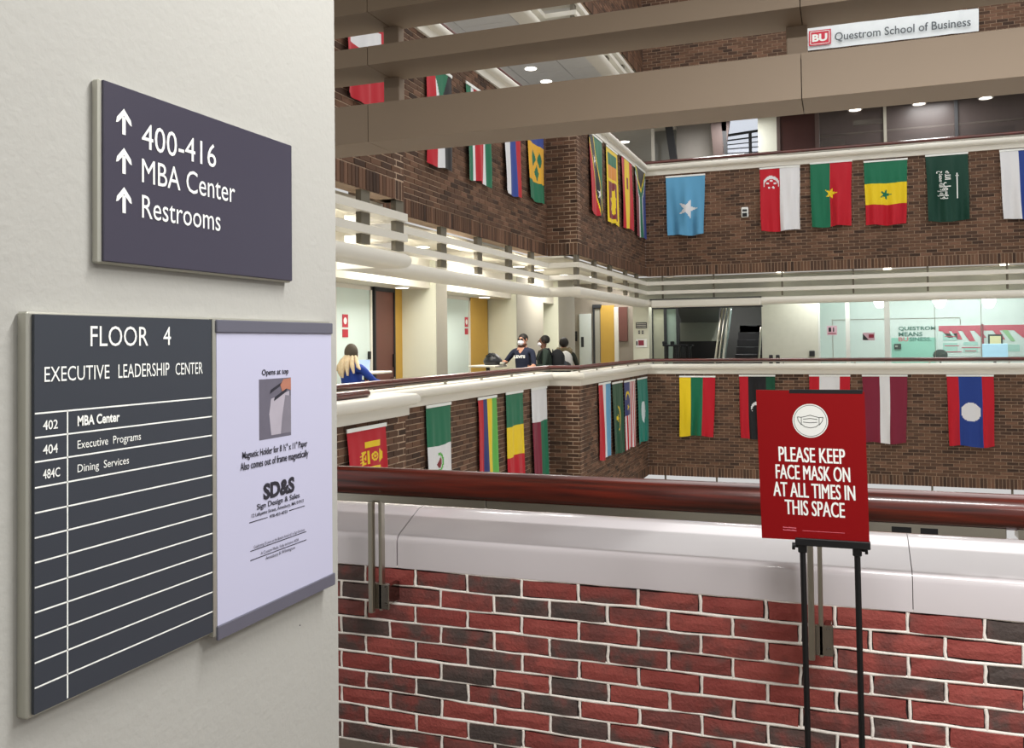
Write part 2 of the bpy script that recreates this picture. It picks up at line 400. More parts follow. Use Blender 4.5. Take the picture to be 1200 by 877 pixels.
segs = [(1, 2, 'wall_left', 'near stretch of the left side beside the pillar', 'near'), (2, 3, 'wall_left', 'narrow return at the near jog of the left side', 'jog'),
        (3, 4, 'wall_left', 'long recessed stretch of the left side', 'recess'), (4, 5, 'wall_left', 'narrow return facing us at the inner corner', 'return'),
        (5, 6, 'wall_left', 'last stretch of the left side before the far corner', 'last'), (6, 7, 'wall_back', 'far side of the void facing us', 'far')]
for z0, z1, lv in ((ZA, ZB+H+.02, 'upper'), (ZB-.02-(H-ZA+ZB)+.0+ZB*0, ZB+.02, 'lower'), (ZA+H, ZA+H+2.6, 'top')):
    if lv == 'lower': z0 = ZA-H
    for i, j, nm, lb, key in segs:
        n = {'near': 260, 'recess': 300, 'return': 60, 'last': 0, 'far': 0, 'jog': 0}[key]
        if lv == 'top': n = 0
        A_, B_ = PATH[i], PATH[j]
        if key == 'near': A_ = (A_[0], 6.3)
        lab = '%s band of brown brick, %s' % ({'upper': 'upper flag', 'lower': 'lower flag', 'top': 'topmost'}[lv], lb)
        brick_wall(nm, lab, A_, B_, z0, z1, n)

# ------------------------------------------------------------------ near brick parapet
Y1 = 3.055; ZT = -.853
wn = thing('wall_front', 'red brick parapet with thick white mortar right in front of us', 'wall', (-.5, Y1+.1, FL), kind='structure')
B(-2.6, 2.6, Y1+.014, YN-.03, FL, ZT).build('mortar_shadow_bed', M_MORTD, wn)
B(2.6, XE, Y1, YN-.03, FL, ZT).build('wall_end', M_NB, wn)
NBM = [brick_mesh(i) for i in range(14)]
ztop = ZT-.006
for r in range(10):
    zc = ztop-.0677*r-BH/2; x = -1.534+.005+(.105 if r % 2 else 0)-.2137*5
    z_j = zc-BH/2-.0053
    bead = MB(); pts = []; nseg = 70
    for k in range(nseg+1):
        xx = -2.35+k*(4.7/nseg); pts.append((xx, Y1+.006, z_j+math.sin(xx*7+r*2.1)*.0022+random.uniform(-.0018, .0018)))
    bead.tube(pts, [.0052+random.uniform(-.0012, .0016) for _ in pts], 6)
    if r == 0:
        bead.tube([(p[0], p[1], p[2]+.0677) for p in pts], [.0045+random.uniform(-.001, .001) for _ in pts], 6)
    while x < 2.1:
        xc = x+BW/2
        if xc > -2.45:
            o = bpy.data.objects.new('brick', random.choice(NBM)); C.objects.link(o); o.parent = wn
            o.location = Vector((xc, Y1-.002+random.uniform(-.003, .002), zc+E))-Vector(wn['_o'])
            o.scale = (random.uniform(.96, 1.0)*(-1 if random.random() < .0 else 1), 1, random.uniform(.92, 1.0)); o.rotation_euler = (0, random.uniform(-.012, .012), 0)
            xj = xc+BW/2+.0053
            bead.tube([(xj+random.uniform(-.002, .002), Y1+.006, zc-BH/2-.003+BH*k/3*1.1) for k in range(4)], [random.uniform(.0048, .0066) for _ in range(4)], 6)
        x += .2137
    o = bead.build('mortar_joint', M_BEAD, wn, smooth=True, angle=80)

# white parapet cap (three lengths with fine joints)
capz = -.725
def cap_prof():
    p = [(-(YN-Y1), ZT), (-(YN-Y1), capz-.012)]
    p += [(-(YN-Y1)+.012-.012*math.cos(a), capz-.012+.012*math.sin(a)) for a in (math.pi/6, math.pi/3, math.pi/2)]
    p[1:] = [(-(YN-Y1), capz-.034)]+[(-(YN-Y1)+.034-.034*math.cos(a), capz-.034+.034*math.sin(a)) for a in (math.pi/10, math.pi/5, math.pi*.3, math.pi*.4)]
    p += [(-.06, -.662), (0, -.655), (.06, -.67), (.10, -.71), (.11, -.76), (.09, -.80), (.02, -.82), (.02, -.86)]
    return p
cap = thing('wall_cap', 'white painted sloping cap on top of the red brick parapet', 'ledge', (-.5, YN-.1, ZT), kind='structure')
for x0, x1 in ((-2.6, -1.612), (-1.606, .19), (.1925, 2.4), (2.406, XE)):
    fixn(MB().sweep(cap_prof(), [(x1, YN), (x0, YN)]).build('cap_length', M_CAP, cap, smooth=True, angle=30))

# ------------------------------------------------------------------ near handrail
hr = thing('handrail', 'thick polished red-brown wooden handrail above the near brick parapet', 'handrail', (-.5, 2.99, ZT))
n = 24; prof = []
for k in range(n):
    a = 2*math.pi*k/n; prof.append((.052*math.cos(a), -.516+.053*math.sin(a)))
fixn(MB().sweep(prof, [(XE, 2.99), (-2.6, 2.99)]).build('wooden_rail', M_WOOD, hr, smooth=True, angle=60))
for x0, x1 in ((-2.55, -1.204), (-1.201, .44), (.47, 2.1), (2.13, 3.6)):
    B(x0, x1, 2.958, 3.02, -.59, -.560, .002).build('rail_bar', M_STEEL, hr)
B(.13, .185, 2.9565, 2.958, -.588, -.571).build('bar_reflection', M_BLACK, hr)  # dark reflections in the steel bar, laid on as thin black boxes
B(.21, .258, 2.9565, 2.958, -.588, -.571).build('bar_reflection', M_BLACK, hr)
for xp in (-1.647, -.098, 1.5):
    p = MB(); p.box(xp-.018, xp+.001, 2.93, 2.955, -.995, -.585, .003); po = p.build('post', M_STEEL, hr)
    B(xp+.012, xp+.026, 2.955, 2.985, -.99, -.585, .003).build('post', M_STEEL, hr)
    q = MB().box(xp-.006, xp+.055, 2.955, 2.968, -.985, -.89, .003); q.box(xp+.03, xp+.05, 2.968, 3.052, -.97, -.90, .002)
    br = q.build('bracket', M_CHROME, hr)
    MB().tube([(xp+.04, 2.955, -.905), (xp+.04, 2.949, -.905)], .007, 10).build('bolt', M_CHROME, br)
    MB().tube([(xp+.04, 2.955, -.965), (xp+.04, 2.949, -.965)], .007, 10).build('bolt', M_CHROME, br)

# ------------------------------------------------------------------ near beams (fascia slats seen from inside)
nbm = [('trim_1', .79, .94, 'lowest and widest of the tan beams overhead', True), ('trim_2', 1.093, 1.166, 'middle tan beam overhead', False), ('trim_3', 1.303, 1.40, 'topmost tan beam overhead', False)]
for nm, z0, z1, lb, tube in nbm:
    t = thing(nm, lb, 'beam', (-.5, YN, z0), kind='structure')
    for x0, x1 in ((-2.6, -1.722), (-1.719, -.112), (-.109, 1.5), (1.503, XE)):
        if tube:
            pf = [(-.245, z0), (-.245, z1), (.0, z1), (.012, z1-.03), (.016, z1-.075), (.0, z0+.03), (-.03, z0)]
        else:
            pf = [(-.245, z0), (-.245, z1), (-.02, z1), (-.02, z0)]
        fixn(MB().sweep(pf, [(x1, YN), (x0, YN)]).build('beam_length', M_TAN, t, smooth=True, angle=30))
for x in (-1.715, -.13, 1.48):
    t = MB().box(x-.035, x+.035, YN-.06, YN-.01, .94, ZC+.04, .003).build('trim_4', M_TAN); tag(t, {-1.715: 'left tan hanger post tying the overhead beams together', -.13: 'right tan hanger post beside the hanging business school banner', 1.48: 'tan hanger post outside the frame'}[x], 'post', None, 'structure')
B(-2.6, XE, YN-.23, YN, ZA, ZA+.3).build('lintel', M_TAN)
tag(bpy.data.objects['lintel'], 'tan lintel over the near beams', 'lintel', None, 'structure')

# ------------------------------------------------------------------ far fascias: slats, tube, cap, rail
FP = [(XL, 5.5), (XL, YJ), (XR, YJ), (XR, YC), (XF, YC), (XF, YF), (XE, YF)]
def dprof(o0, o1, z0, z1, n=8):
    r = (z1-z0)/2; zc = (z0+z1)/2; p = [(o0, z0), (o0, z1)]
    for k in range(n+1):
        a = math.pi/2-math.pi*k/n; p.append((o1-r+r*math.cos(a), zc+r*math.sin(a)))
    return p
for lv, dz in (('bright storey', 0), ('upper storey', H), ('storey below', -H)):
    g = 'fascia slats around the void'
    specs = [('slat', 1.285, 1.37, 'upper'), ('slat', 1.075, 1.155, 'lower')]
    for i, (a, z0, z1, w) in enumerate(specs):
        o = MB().sweep([(-.16, z0+dz), (-.16, z1+dz), (.03, z1+dz), (.03, z0+dz)], FP).build('trim_5', M_WHITE); fixn(o)
        tag(o, '%s cream slat under the brick band above the %s across the void' % (w, lv), 'slat', None, 'structure')
    o = MB().sweep(dprof(-.22, .06, .795+dz, .955+dz), FP).build('trim_6', M_WHITE, smooth=True, angle=40); fixn(o)
    tag(o, 'rounded cream tube below the slats over the %s across the void' % lv, 'tube', None, 'structure')
    posts = []
    pl = [(431, XL), (471, XL), (522, XR), (564, XR), (599.5, XR), (625.5, XR), (678.5, XF), (699, XF), (717, XF), (735, XF), (748, XF)]
    for px, X in pl:
        q = at(px, 300, 'X', X); posts.append((X-.05, q.y))
    for x in (-3.84, -2.69, -1.215, .24, 1.684, 3.145, 4.6): posts.append((x, YF+.05))
    t = thing('trim_7', 'short dark posts between the slats above the %s across the void' % lv, 'posts', (XR, 12, .98+dz), kind='structure')
    for x, y in posts:
        hx_, hy_ = (.03, .085) if x < XF+.01 and y < YF-.2 else (.018, .02)
        B(x-hx_, x+hx_, y-hy_, y+hy_, .98+dz, ZA+dz).build('post', M_POST, t)
    if lv == 'storey below':
        continue
    z = ZB+dz
    o = MB().sweep([(-.25, z), (-.25, z+.105), (.03, z+.105), (.03, z)], FP).build('trim_8', M_WHITE); fixn(o)
    tag(o, 'flat cream fascia board along the top of the flags on the %s' % lv, 'fascia', None, 'structure')
    o = MB().sweep(dprof(-.25, .12, z+.105, z+.225), FP).build('trim_9', M_WHITE, smooth=True, angle=40); fixn(o)
    tag(o, 'rounded cream parapet tube above the flags on the %s' % lv, 'tube', None, 'structure')
    rp = lambda n, pts, lb: None
    rt = thing('handrail', 'slim dark red wooden rail round the far parapet of the %s' % lv, 'handrail', (-4.8, 14, z+.25))
    prof = [(.035*math.cos(2*math.pi*k/10), z+.312+.036*math.sin(2*math.pi*k/10)) for k in range(10)]
    fixn(MB().sweep(prof, [(XR-.02, 7.2), (XR-.02, YC+.05), (XF-.04, YC+.05), (XF-.04, YF+.05), (XE, YF+.05)]).build('wooden_rail', M_WOOD, rt, smooth=True, angle=60))
    prof = [(.02, z+.258), (.02, z+.277), (-.02, z+.277), (-.02, z+.258)]
    fixn(MB().sweep(prof, [(XR-.02, 7.2), (XR-.02, YC+.05), (XF-.04, YC+.05), (XF-.04, YF+.05), (XE, YF+.05)]).build('rail_bar', M_STEEL, rt))
    for x, y in posts[2:]:
        x2, y2 = (x+.03, y) if y < YF-.2 else (x, YF+.05)
        B(x2-.015, x2+.015, y2-.015, y2+.015, z+.2, z+.265).build('rail_support', M_STEEL, rt)
    r2 = thing('handrail', 'short dark red rail end over the near left parapet of the %s' % lv, 'handrail', (XL-.1, 7, z+.2))
    prof = [(.045*math.cos(2*math.pi*k/12), z+.262+.04*math.sin(2*math.pi*k/12)) for k in range(12)]
    fixn(MB().sweep(prof, [(XL-.1, 5.6), (XL-.1, 7.70), (XL-.1, 7.74)]).build('wooden_rail', M_WOOD, r2, smooth=True, angle=60))
    B(XL-.12, XL-.08, 7.3, 7.34, z+.15, z+.22).build('rail_support', M_STEEL, r2)

# ------------------------------------------------------------------ the near pillar with its signs
D = .85
pl = B(-2.6, -D, -3, 1.397, FL, ZC, .008)
o = struct('wall_left', pl, M_PILLAR, 'plain off-white plastered wall with the two signs, at the left edge', 'wall')
UY, UZ = Vector((0, 1, 0)), Vector((0, 0, 1))
def ptext(body, y0, y1, z0, z1, x, parent, m=M_LET, bold=0., name='lettering'):
    return text(body, name, m, parent, (x, y0, z0), UY, UZ, y1-y0, z1-z0, bold)
s1 = thing('direction_sign', 'purple-grey wall sign with three white arrows, the upper sign', 'sign', (-D, 1.03, .10))
B(-D, -.838, .833, 1.233, .102, .326, .002).build('frame', M_ALU, s1)
B(-.840, -.8350, .838, 1.2325, .1045, .3255, .001).build('panel', M_SIGN1, s1)
ptext('400-416', .900, 1.044, .2545, .2875, -.8348, s1)
ptext('MBA Center', .900, 1.086, .2105, .2415, -.8348, s1)
ptext('Restrooms', .900, 1.053, .165, .1945, -.8348, s1)
for zc in (.281, .232, .183):
    a = MB(); y = .870; X = -.8344
    a.add([(X, y-.0028, zc-.016), (X, y+.0028, zc-.016), (X, y+.0028, zc+.006), (X, y-.0028, zc+.006)], [(0, 1, 2, 3)])
    for sg in (-1, 1):
        q = [(X, y, zc+.0165), (X, y, zc+.0075), (X, y+sg*.0095, zc-.002), (X, y+sg*.0130, zc-.003), (X, y+sg*.0115, zc+.004)]
        a.add(q, [(0, 1, 2, 3, 4) if sg < 0 else (4, 3, 2, 1, 0)])
    fixn(a.build('arrow', M_LET, s1))
s2 = thing('directory_sign', 'slate floor directory with ruled rows and paper holder, the lower sign', 'sign', (-D, 1.03, -.40))
B(-D, -.834, .729, 1.345, -.402, .0405, .002).build('frame', M_ALU, s2)
B(-.836, -.830, .735, 1.0275, -.398, .0375).build('panel', M_SIGN2, s2)
B(-.836, -.8285, 1.0275, 1.0335, -.405, .0385).build('divider_bar', M_ALU, s2)
XX = -.8299
g = MB()
rows = [-.0715, -.098, -.1245, -.1525, -.180, -.207, -.234, -.261, -.288, -.315, -.3425, -.3695]
for z in rows: g.add([(XX, .7355, z-.0009), (XX, 1.0275, z-.0009), (XX, 1.0275, z+.0009), (XX, .7355, z+.0009)], [(0, 1, 2, 3)])
g.add([(XX, .7785, -.3965), (XX, .7803, -.3965), (XX, .7803, -.0715), (XX, .7785, -.0715)], [(0, 1, 2, 3)])
g.build('ruled_lines', M_LET, s2)
ptext('FLOOR', .812, .905, .0015, .026, XX, s2); ptext('4', .932, .946, .0025, .0265, XX, s2)
ptext('EXECUTIVE', .7475, .841, -.0375, -.0205, XX, s2); ptext('LEADERSHIP', .855, .943, -.0375, -.0205, XX, s2); ptext('CENTER', .9545, 1.008, -.0375, -.0215, XX, s2)
for s_, z in (('402', -.0905), ('404', -.1175), ('484C', -.1445)): ptext(s_, .7455, .7655 if len(s_) == 3 else .7685, z, z+.0105, XX, s2, bold=.01)
ptext('MBA Center', .793, .857, -.0905, -.0785, XX, s2, bold=.03); ptext('Executive  Programs', .793, .892, -.1195, -.107, XX, s2); ptext('Dining  Services', .793, .872, -.1465, -.1345, XX, s2)
# paper holder
B(-.836, -.829, 1.0335, 1.338, -.405, .036).build('holder_back', M_ALU, s2)
B(-.829, -.8283, 1.036, 1.337, -.400, .030).build('paper', M_PAPER, s2)
B(-.830, -.8255, 1.034, 1.3385, .0195, .0375, .001).build('holder_band', M_BAND, s2)
B(-.830, -.8255, 1.034, 1.3415, -.412, -.392, .001).build('holder_band', M_BAND, s2)
PX = -.8281
ptext('Opens at top', 1.140, 1.209, -.0475, -.036, PX, s2, M_INK, .015)
ph = MB().box(PX-.0002, PX, 1.133, 1.216, -.143, -.051).build('printed_photo', mat('print_grey', '#5f5c6a', .5, var=.1, scale=60), s2)
def poly(name, m, pts, parent, x=PX+.0002): 
    o = MB().add([(x, y, z) for y, z in pts], [tuple(range(len(pts)))]).build(name, m, parent); return o
poly('printed_paper', mat('print_light', '#a8a2ae', .5, var=.15, scale=30), [(1.163, -.138), (1.205, -.138), (1.212, -.105), (1.211, -.072), (1.163, -.082), (1.158, -.105)], s2)
poly('printed_sleeve', mat('print_mid', '#77737f', .5, var=.15, scale=40), [(1.188, -.138), (1.2155, -.138), (1.2155, -.08), (1.2, -.078), (1.192, -.11)], s2, PX+.0003)
poly('printed_strip', M_INK, [(1.160, -.074), (1.162, -.068), (1.192, -.057), (1.190, -.062)], s2, PX+.0004)
poly('printed_strip', M_INK, [(1.170, -.086), (1.172, -.080), (1.205, -.067), (1.203, -.073)], s2, PX+.0004)
poly('printed_hand', mat('print_skin', '#a9705c', .5, var=.15, scale=60), [(1.187, -.062), (1.195, -.053), (1.2155, -.0515), (1.2155, -.071), (1.203, -.068), (1.192, -.072)], s2, PX+.0005)
ptext('Magnetic Holder for 8 ½" x 11" Paper', 1.092, 1.261, -.169, -.155, PX, s2, M_INK, .014)
ptext('Also comes out of frame magnetically', 1.087, 1.264, -.186, -.171, PX, s2, M_INK, .014)
ptext('SD&S', 1.142, 1.224, -.2345, -.2095, PX, s2, M_INK, .045)
ptext('Sign Design & Sales', 1.126, 1.238, -.2485, -.2375, PX, s2, M_INK, .012)
ptext('12 Lafayette Street, Amesbury, MA 01913', 1.113, 1.249, -.2570, -.2500, PX, s2, M_INK, .01)
ptext('978-453-4033', 1.158, 1.204, -.2645, -.2595, PX, s2, M_INK, .01)
for a, b, z in ((1.108, 1.153, -.262), (1.209, 1.253, -.262), (1.110, 1.257, -.3045), (1.110, 1.257, -.318)):
    B(PX, PX+.0002, a, b, z-.0006, z+.0006).build('printed_rule', M_INK, s2)
ptext('Celebrating 35 years as the Boston Area\'s #1 in Sign Solutions', 1.118, 1.252, -.3035, -.2975, PX, s2, M_INK, 0)
ptext('A Custom Made, Fully Inclusive ADA', 1.135, 1.235, -.3165, -.3105, PX, s2, M_INK, 0)
ptext('Amesbury & Wilmington', 1.147, 1.224, -.327, -.3205, PX, s2, M_INK, 0)
# small marks in the plaster
MB().ball((-D, 1.27, -.463), .0009, .0012, .0012, 8, 6).build('nail_hole', M_INK, bpy.data.objects[o.name] if False else None)
tag(bpy.data.objects['nail_hole'], 'tiny dark nail hole in the plaster below the directory', 'hole')

# ------------------------------------------------------------------ easel with the mask poster
YE = 2.65; k = YE/2.3
UXv = Vector((1, 0, 0))
es = thing('easel_stand', 'black two-legged floor stand holding the red mask poster', 'stand', (-.04, YE+.02, FL))
for xa, xb in ((-.101, -.094), (.024, .028)):
    MB().tube([(xb*k, YE+.012, FL+.01), (xa*k, YE+.012, -.545)], .0085, 10).build('leg', M_BLACK, es, smooth=True)
    MB().lathe((xb*k, YE+.012, FL), [(.02, 0), (.02, .012), (.012, .016)], 12).build('foot', M_BLACK, es)
for xa, sg in ((-.101, -1), (.024, 1)):
    x = xa*k
    kn = MB().tube([(x, YE+.012, -.585), (x+sg*.02, YE+.012, -.585)], .004, 8); kn.tube([(x+sg*.02, YE+.012, -.585), (x+sg*.028, YE+.012, -.585)], .0105, 12); kn.build('knob', M_BLACK, es, smooth=True)
    B(x-.012, x+.012, YE, YE+.024, -.60, -.565, .002).build('clamp', M_BLACK, es)
B(-.135, .062, YE-.012, YE+.01, -.578, -.557, .002).build('ledge', M_BLACK, es)
B(-.145, .05, YE-.004, YE+.006, -.152, -.1405, .001).build('top_clip', M_BLACK, es)
MB().box(-.05, -.03, YE+.006, YE+.02, -.565, -.145).build('back_bar', M_BLACK, es)
B(-.25, .16, YE-.1, YE-.08, FL, FL+.02, .004).build('foot_bar', M_BLACK, es); B(-.12, -.10, YE-.1, YE+.2, FL, FL+.02, .004).build('foot_bar', M_BLACK, es); B(.02, .04, YE-.1, YE+.2, FL, FL+.02, .004).build('foot_bar', M_BLACK, es)
po = thing('poster', 'red poster asking to keep face masks on, white mask emblem', 'poster', (-.09, YE, -.56))
PT = [at(886, 457, 'Y', YE), at(1013, 459.5, 'Y', YE), at(1019, 637, 'Y', YE), at(893, 630.5, 'Y', YE)]
TL, TR, BR_, BL_ = PT
mb = MB(); fr = [(q.x, YE-.0035, q.z) for q in PT]; bk = [(q.x, YE+.0015, q.z) for q in PT]
mb.add(fr+bk, [(3, 2, 1, 0), (4, 5, 6, 7), (0, 1, 5, 4), (1, 2, 6, 5), (2, 3, 7, 6), (3, 0, 4, 7)]); mb.build('board', M_RED, po)
def PP(u, v):                                    # u across, v down, bilinear on the board
    a = TL*(1-u)+TR*u; b = BL_*(1-u)+BR_*u; q = a*(1-v)+b*v; return Vector((q.x, YE-.0036, q.z))
Pu = (TR-TL).normalized(); Pv = (TL-BL_).normalized()
def rowtext(s, u0, u1, v0, v1, bold=.03, m=M_LET):
    O = PP(u0, v1); w = (PP(u1, v1)-O).length; h = (PP(u0, v0)-O).length
    return text(s, 'lettering', m, po, O, Pu, Pv, w, h, 0, .0005, fat=.0009)
rowtext('PLEASE KEEP', .195, .805, .378, .478, .018); rowtext('FACE MASK ON', .160, .845, .498, .595, .018)
rowtext('AT ALL TIMES IN', .13, .885, .615, .713, .018); rowtext('THIS SPACE', .235, .785, .732, .832, .018)
rowtext('Boston University', .21, .33, .915, .925, 0.0, mat('poster_pink', '#e07080', .5)); 
rowtext('bu.edu/back2bu', .21, .33, .932, .940, 0.0, MATS['poster_pink']); B(PP(.39, .93).x, PP(.78, .93).x, YE-.0039, YE-.0036, PP(.5, .937).z-.0007, PP(.5, .937).z+.0004).build('thin_rule', MATS['poster_pink'], po)
cc = PP(.5, .20); R_ = .0475
def disc(name, m, r, y, parent, c, r0=0, n=40, sx=1):
    vs = []; fs = []
    for kk in range(n):
        a = 2*math.pi*kk/n; vs.append((c.x+r*math.cos(a)*sx, y, c.z+r*math.sin(a)))
    if r0:
        for kk in range(n):
            a = 2*math.pi*kk/n; vs.append((c.x+r0*math.cos(a)*sx, y, c.z+r0*math.sin(a)))
        fs = [(kk, (kk+1) % n, n+(kk+1) % n, n+kk) for kk in range(n)]
    else: fs = [tuple(range(n))]
    return MB().add(vs, fs).build(name, m, parent)
M_EMB = mat('emblem_white', '#dfe0dc', .5, var=0); M_EML = mat('emblem_line', '#4d4f4c', .5, var=0)
disc('emblem', M_EMB, R_, YE-.0040, po, cc); disc('emblem_ring', M_EML, R_*.93, YE-.0042, po, cc, R_*.90)
def line2(pts, w, y, m, name, parent):
    mb = MB()
    for (x0, z0), (x1, z1) in zip(pts, pts[1:]):
        d = Vector((x1-x0, z1-z0)); L_ = d.length or 1e-6; nx_, nz_ = -d.y/L_*w, d.x/L_*w
        mb.add([(x0+nx_, y, z0+nz_), (x1+nx_, y, z1+nz_), (x1-nx_, y, z1-nz_), (x0-nx_, y, z0-nz_)], [(0, 1, 2, 3)])
    return mb.build(name, m, parent)
q = lambda pts: [(cc.x+a*R_, cc.z+b*R_) for a, b in pts]
for nm, pts in (('mask_outline', [(-.5, .2), (-.25, .26), (0, .33), (.25, .26), (.5, .2), (.5, -.2), (.3, -.36), (0, -.42), (-.3, -.36), (-.5, -.2), (-.5, .2)]),
                ('mask_strap', [(-.5, .2), (-.72, .22), (-.68, 0), (-.5, -.25)]), ('mask_strap', [(.5, .2), (.72, .22), (.68, 0), (.5, -.25)]),
                ('mask_fold', [(-.4, .08), (0, .14), (.4, .08)]), ('mask_fold', [(-.4, -.08), (0, -.12), (.4, -.08)])):
    line2(q(pts), .0009, YE-.0043, M_EML, nm, po)

# ------------------------------------------------------------------ flags
COL = dict(r='#b80c22', w='#dedee0', k='#16161a', g='#0f6a4a', G='#0c4a33', b='#1d3a86', B='#26408f', y='#e8c817', Y='#e0a82a', m='#7a1a33', s='#5a9cc4', o='#d88a2a', t='#0c7a6c', l='#5fae4c', n='#2a3570', p='#e8b8c0', M='#7a1a24', d='#083a2c', Q='#c9d8dc')
COLL = {k_: hx(v) for k_, v in COL.items()}
def star(u, v, cu, cv, r, asp, rot=0, n=5, inner=.38):
    x = (u-cu); y = (v-cv)*asp; a = math.atan2(y, x)+rot; d = math.hypot(x, y); seg = 2*math.pi/n; a = (a % seg)
    if a > seg/2: a = seg-a
    # edge from tip (r,0) to (inner r at seg/2)
    x1, y1 = r, 0; x2, y2 = r*inner*math.cos(seg/2), r*inner*math.sin(seg/2)
    px, py = d*math.cos(a), d*math.sin(a)
    return (x2-x1)*(py-y1)-(y2-y1)*(px-x1) > 0
def vs_(cols, cuts):
    def f(u, v):
        for c, k_ in zip(cols, cuts):
            if u < k_: return c
        return cols[-1]
    return f
def hs_(cols, cuts): g_ = vs_(cols, cuts); return lambda u, v: g_(v, u)
A = 1.6
def f_swiss(u, v): return 'w' if (abs(u-.5) < .15 and abs(v-.5) < .27) or (abs(v-.5) < .1 and abs(u-.5) < .38) else 'r'
def f_sudan(u, v): return 'g' if abs(u-.56) < .30*(1-v/.34) else vs_('rwk', (.34, .67, 1))(u, v)
def f_suri(u, v): return 'y' if star(u, v, .5, .5, .16, A) else vs_('gwrwg', (.2, .32, .68, .8, 1))(u, v)
f_slov = vs_('wBr', (.34, .67, 1))
def f_vinc(u, v):
    if v < .25: return 'B'
    if v > .75: return 'g'
    for a, b in ((.5, .62), (.32, .44), (.68, .44)):
        if abs(u-a)/.14+abs(v-b)/.11 < 1: return 'g'
    return 'Y'
def f_kitts(u, v):
    d = (u-.5)*.9+(.5-v)*.95*1+0     # diagonal from top left to bottom right
    d = u-.12-v*.76
    for cu, cv in ((.36, .3), (.68, .72)):
        if star(u, v, cu, cv, .13, A): return 'w'
    if abs(d) < .15: return 'k'
    if abs(d) < .2: return 'y'
    return 'g' if d > 0 else 'r'
def f_lanka(u, v):
    if u < .1 or u > .9 or v < .05 or v > .95: return 'y'
    if .4 < v < .44: return 'y'
    if v < .22: return 'g'
    if v < .4: return 'o'
    if star(u, v, .5, .7, .33, A, .3, 7, .45) or (abs(u-.5) < .1 and .55 < v < .88): return 'y'
    return 'M'
def f_spain(u, v): return 'M' if abs(u-.5) < .1 and abs(v-.35) < .08 else vs_('ryr', (.27, .73, 1))(u, v)
def f_safr(u, v):
    a = abs(u-.5); t = v
    if t < .30*(1-a/.42) : return 'k'
    if t < .36*(1-a/.5): return 'y'
    if a < .10 or abs(t-(.40-a*.85)) < .10: return 'g'
    if a < .15 or abs(t-(.40-a*.85)) < .15: return 'w'
    return 'M' if u < .5 else 'b'
def f_soma(u, v): return 'w' if star(u, v, .55, .55, .27, A, math.pi/2*0) else 's'
def f_sing(u, v):
    if u > .51: return 'w'
    x, y = (u-.28), (v-.24)*A
    if math.hypot(x, y) < .2 and math.hypot(x, y-.06) > .175: return 'w'
    for kk in range(5):
        a = -math.pi/2+kk*2*math.pi/5
        if math.hypot(u-.28-.095*math.cos(a), (v-.255)*A-.095*math.sin(a)) < .03: return 'w'
    return 'r'
def f_burk(u, v): return 'y' if star(u, v, .5, .48, .16, A) else ('g' if u < .48 else 'r')
def f_sene(u, v): return 'g' if star(u, v, .48, .52, .15, A) else hs_('gyr', (.35, .68, 1))(u, v)
f_saud = lambda u, v: 'd'
f_marino = lambda u, v: 'w' if u < .42 else 'b'
def f_mong(u, v):
    if abs(v-.205) < .045 and abs(u-.64) < .20: return 'y'
    x, y = u-.66, (v-.385)*A
    if abs(y) < .15:
        if math.hypot(x, y) < .1: return 'y' if not (.035 < math.hypot(x, y) < .06) else 'r'
        if abs(abs(x)-.155) < .022: return 'y'
        if x < -.2 and math.hypot(x+.19, y) < .2 and (abs(math.hypot(x+.16, y)-.10) > .018) and (x > -.33 or int((y+.15)*30) % 2 == 0): return 'y'
        if .19 < x < .26 and abs(y) < .13-(x-.19): return 'y'
    if abs(v-.54) < .03 and abs(u-.64) < .22: return 'y'
    return 'r'
def f_mexi(u, v):
    if v < .40: return 'g'
    if v > .74: return 'r'
    x, y = u-.48, (v-.57)*A
    d = math.hypot(x, y)
    if .11 < d < .16 and x > -.05: return 'l'
    if d < .09 and (x+y) > -.05: return 'M'
    return 'w'
f_maur = vs_('rnyl', (.27, .48, .76, 1))
f_mali = hs_('gyr', (.36, .70, 1))
f_mada = lambda u, v: 'w' if v < .36 else ('m' if u < .52 else 'g')
f_lux = vs_('rws', (.34, .60, 1))
def f_mauri(u, v):
    x, y = u-.45, (v-.5)*A
    if math.hypot(x, y) < .28 and math.hypot(x+.07, y) > .25 and x > 0: return 'y'
    return 'y' if star(u, v, .42, .5, .1, A) else 'G'
def f_malay(u, v):
    if u < .5 and v < .5:
        x, y = u-.27, (v-.22)*A
        if math.hypot(x, y) < .14 and math.hypot(x, y-.05) > .11: return 'y'
        return 'y' if star(u, v, .27, .38, .1, A) else 'n'
    return 'r' if int(u*14) % 2 == 0 else 'w'
def f_macau(u, v):
    x, y = u-.55, (v-.52)*A
    return 'Q' if (x*x/.045+y*y/.09 < 1) and v > .36 else 't'
f_lith = vs_('ygr', (.32, .67, 1))
def f_liby(u, v):
    x, y = u-.47, (v-.5)*A
    if math.hypot(x, y) < .15 and math.hypot(x, y-.05) > .12: return 'w'
    return vs_('rkG', (.25, .75, 1))(u, v)
def f_leba(u, v): return 'g' if (abs(u-.5) < .2 and abs(v-.5) < .14 and abs(u-.5) < (v-.34)*.9) else vs_('rwr', (.25, .75, 1))(u, v)
f_latv = vs_('mwm', (.38, .62, 1))
def f_laos(u, v): return 'w' if math.hypot(u-.5, (v-.51)*A) < .215 else vs_('rbr', (.25, .75, 1))(u, v)

